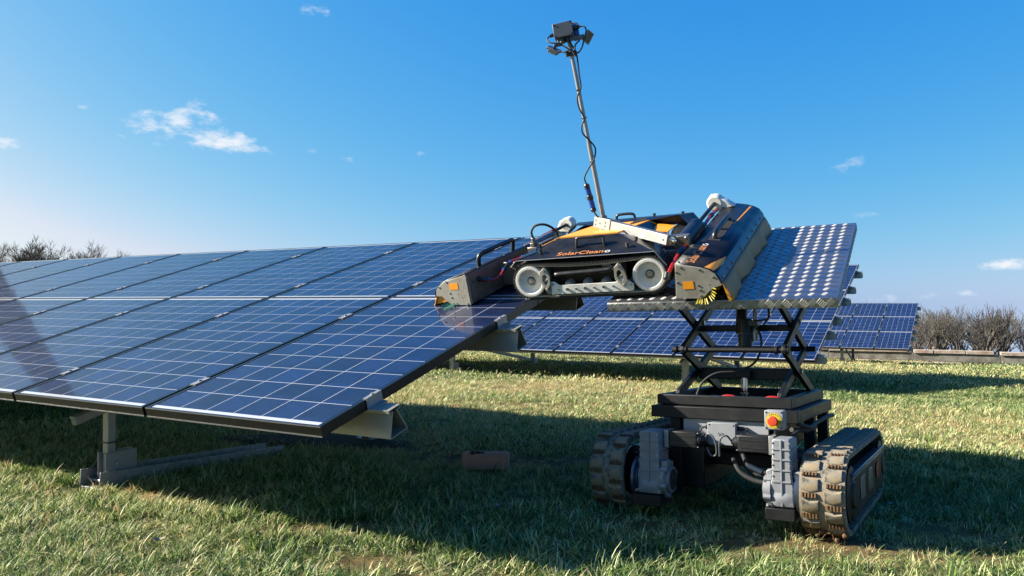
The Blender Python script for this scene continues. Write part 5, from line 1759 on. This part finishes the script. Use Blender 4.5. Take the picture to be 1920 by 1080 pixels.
def clump(seed, n, radius, h, wid, dryness, seg=3, flop=.5):
    rs = np.random.RandomState(seed)
    V, F, T = [], [], []
    for _ in range(n):
        a = rs.rand() * 6.28; rr = radius * math.sqrt(rs.rand())
        p = np.array([rr * math.cos(a), rr * math.sin(a), -.008])
        az = a + rs.normal(0, 1.0) if rs.rand() < .6 else rs.rand() * 6.28
        d = np.array([math.cos(az), math.sin(az), 0]); sd_ = np.array([-d[1], d[0], 0])
        hh = h * rs.uniform(.45, 1.2); lean = rs.uniform(.1, flop) + .25 * (rr / radius)
        w = wid * rs.uniform(.7, 1.3)
        tone = np.clip(rs.normal(.22, .24), 0, .68)
        if rs.rand() < dryness: tone = rs.uniform(.55, .95)
        tw = rs.uniform(-.5, .5)
        b = len(V)
        for k in range(seg + 1):
            t = k / seg
            c = p + d * (hh * lean * t * t * 1.3) + np.array([0, 0, hh * (t - .32 * lean * t * t)])
            ww = w * (1 - t ** 1.6) + .0004
            s_ = sd_ * math.cos(tw * t) + d * math.sin(tw * t)
            V.append(c - s_ * ww); V.append(c + s_ * ww); T += [tone, tone]
        for k in range(seg):
            F.append((b + 2 * k, b + 2 * k + 1, b + 2 * k + 3, b + 2 * k + 2))
    me = bpy.data.meshes.new('grass_clump')
    me.from_pydata([tuple(v) for v in V], [], F)
    at = me.attributes.new('tone', 'FLOAT', 'POINT'); at.data.foreach_set('value', np.array(T, np.float32))
    me.materials.append(M['grass'])
    me.polygons.foreach_set('use_smooth', [True] * len(F))
    return bpy.data.objects.new('grass_clump', me)


def clump_set(name, specs):
    c = bpy.data.collections.new(name)
    for s in specs: c.objects.link(clump(*s))
    return c


near_set = clump_set('near clumps', [(1, 28, .046, .056, .0020, .08, 4, .8), (2, 24, .055, .042, .0020, .22, 4, 1.1), (3, 22, .040, .074, .0022, .06, 4, .7),
                                     (4, 30, .07, .030, .0016, .75, 3, 2.2), (5, 26, .05, .048, .0020, .16, 4, .9), (6, 22, .075, .026, .0018, .9, 3, 2.6), (7, 34, .06, .038, .0016, .15, 3, 1.0)])
mid_set = clump_set('mid clumps', [(11, 44, .13, .046, .0030, .16, 2, .9), (12, 40, .15, .032, .0030, .55, 2, 1.6), (13, 40, .12, .062, .0032, .08, 2, .7), (14, 44, .14, .026, .0028, .3, 2, 1.2)])
far_set = clump_set('far clumps', [(21, 60, .36, .045, .007, .22, 2, .8), (22, 56, .36, .035, .007, .45, 2, 1.2)])


def scatter(name, pts, rot, scl, dry, coll):
    me = bpy.data.meshes.new(name)
    me.from_pydata(pts.tolist(), [], [])
    for nm, ty_, dat in (('rot', 'FLOAT_VECTOR', rot), ('scl', 'FLOAT', scl), ('dry', 'FLOAT', dry)):
        a = me.attributes.new(nm, ty_, 'POINT')
        a.data.foreach_set('vector' if ty_ == 'FLOAT_VECTOR' else 'value', np.asarray(dat, np.float32).ravel())
    o = link(name, me, None, 0, kind='stuff')
    ng = bpy.data.node_groups.new(name, 'GeometryNodeTree')
    ng.interface.new_socket('Geometry', in_out='INPUT', socket_type='NodeSocketGeometry')
    ng.interface.new_socket('Geometry', in_out='OUTPUT', socket_type='NodeSocketGeometry')
    N, L = ng.nodes.new, ng.links.new
    gi, go = N('NodeGroupInput'), N('NodeGroupOutput')
    ip = N('GeometryNodeInstanceOnPoints'); ci = N('GeometryNodeCollectionInfo')
    ci.inputs['Collection'].default_value = coll
    ci.inputs['Separate Children'].default_value = True; ci.inputs['Reset Children'].default_value = True
    ip.inputs['Pick Instance'].default_value = True
    def named(n_, t):
        a = N('GeometryNodeInputNamedAttribute'); a.data_type = t; a.inputs['Name'].default_value = n_
        return a.outputs['Attribute']
    e2r = N('FunctionNodeEulerToRotation')
    L(named('rot', 'FLOAT_VECTOR'), e2r.inputs[0])
    L(gi.outputs[0], ip.inputs['Points']); L(ci.outputs[0], ip.inputs['Instance'])
    L(e2r.outputs[0], ip.inputs['Rotation']); L(named('scl', 'FLOAT'), ip.inputs['Scale'])
    L(ip.outputs[0], go.inputs[0])
    md = o.modifiers.new('scatter', 'NODES'); md.node_group = ng
    return o


NO_GRASS = []
gb_ = on_ground(911, 882)
NO_GRASS += [(gb_[0] + q_, gb_[1] - .05, .085) for q_ in (-.1, -.03, .04, .1)]
ft_ = A1.P(-1.775, .26, 0)
NO_GRASS += [(ft_[0] + ROW_R[0] * a_ + ROW_N[0] * b_, ft_[1] + ROW_R[1] * a_ + ROW_N[1] * b_, .07) for a_ in (-.07, 0, .07) for b_ in (-.15, -.06, .03)]
for uc_ in (-.148, .790):
    for k_ in range(9):
        p_ = Lp(uc_, -.10 + k_ * .12, -.5)
        NO_GRASS.append((p_[0], p_[1], .10))


def scatter_zone(name, z0, z1, dens, coll, smin, smax, seed, spread):
    rs = np.random.RandomState(seed)
    area_pts = []
    n = int(dens * (z1 - z0) * (z1 + z0) * .5 * 2 * spread)
    y = np.sqrt(rs.uniform(z0 * z0, z1 * z1, n))
    x = y * rs.uniform(-spread, spread, n)
    k = rs.rand(n)
    # thinner where the soil is bare, tufty elsewhere
    bare = bareness(x, y)
    tuft = fbm(x * 2.2, y * 2.2, 9) * .5
    keep = k > np.clip(bare * .66 + .20 - tuft * .42, 0, .80)
    nn = row_n(x, y)
    keep &= nn < 36.5
    for (ex_, ey_, er_) in NO_GRASS:
        keep &= np.hypot(x - ex_, y - ey_) > er_
    x, y, bare, tuft = x[keep], y[keep], bare[keep], tuft[keep]
    z = ground_z(x, y)
    rot = np.stack([rs.normal(0, .12, len(x)), rs.normal(0, .12, len(x)), rs.uniform(0, 6.28, len(x))], -1)
    scl = rs.uniform(smin, smax, len(x)) * (1 + .38 * np.clip(tuft, -1, 1.2)) * (1 - .55 * bare)
    patch = fbm(x * .9, y * .9, 17)
    dry = np.clip(.10 + .26 * patch - .12 * tuft + .50 * bare + rs.normal(0, .12, len(x)), -.25, .65)
    return scatter(name, np.stack([x, y, z], -1), rot, scl, dry, coll)


scatter_zone('grass', 1.9, 5.2, 760, near_set, .75, 1.25, 1, .92)
scatter_zone('grass', 5.2, 12.0, 250, mid_set, .8, 1.2, 2, .92)
scatter_zone('grass', 12.0, 38.0, 46, far_set, .8, 1.2, 3, .85)
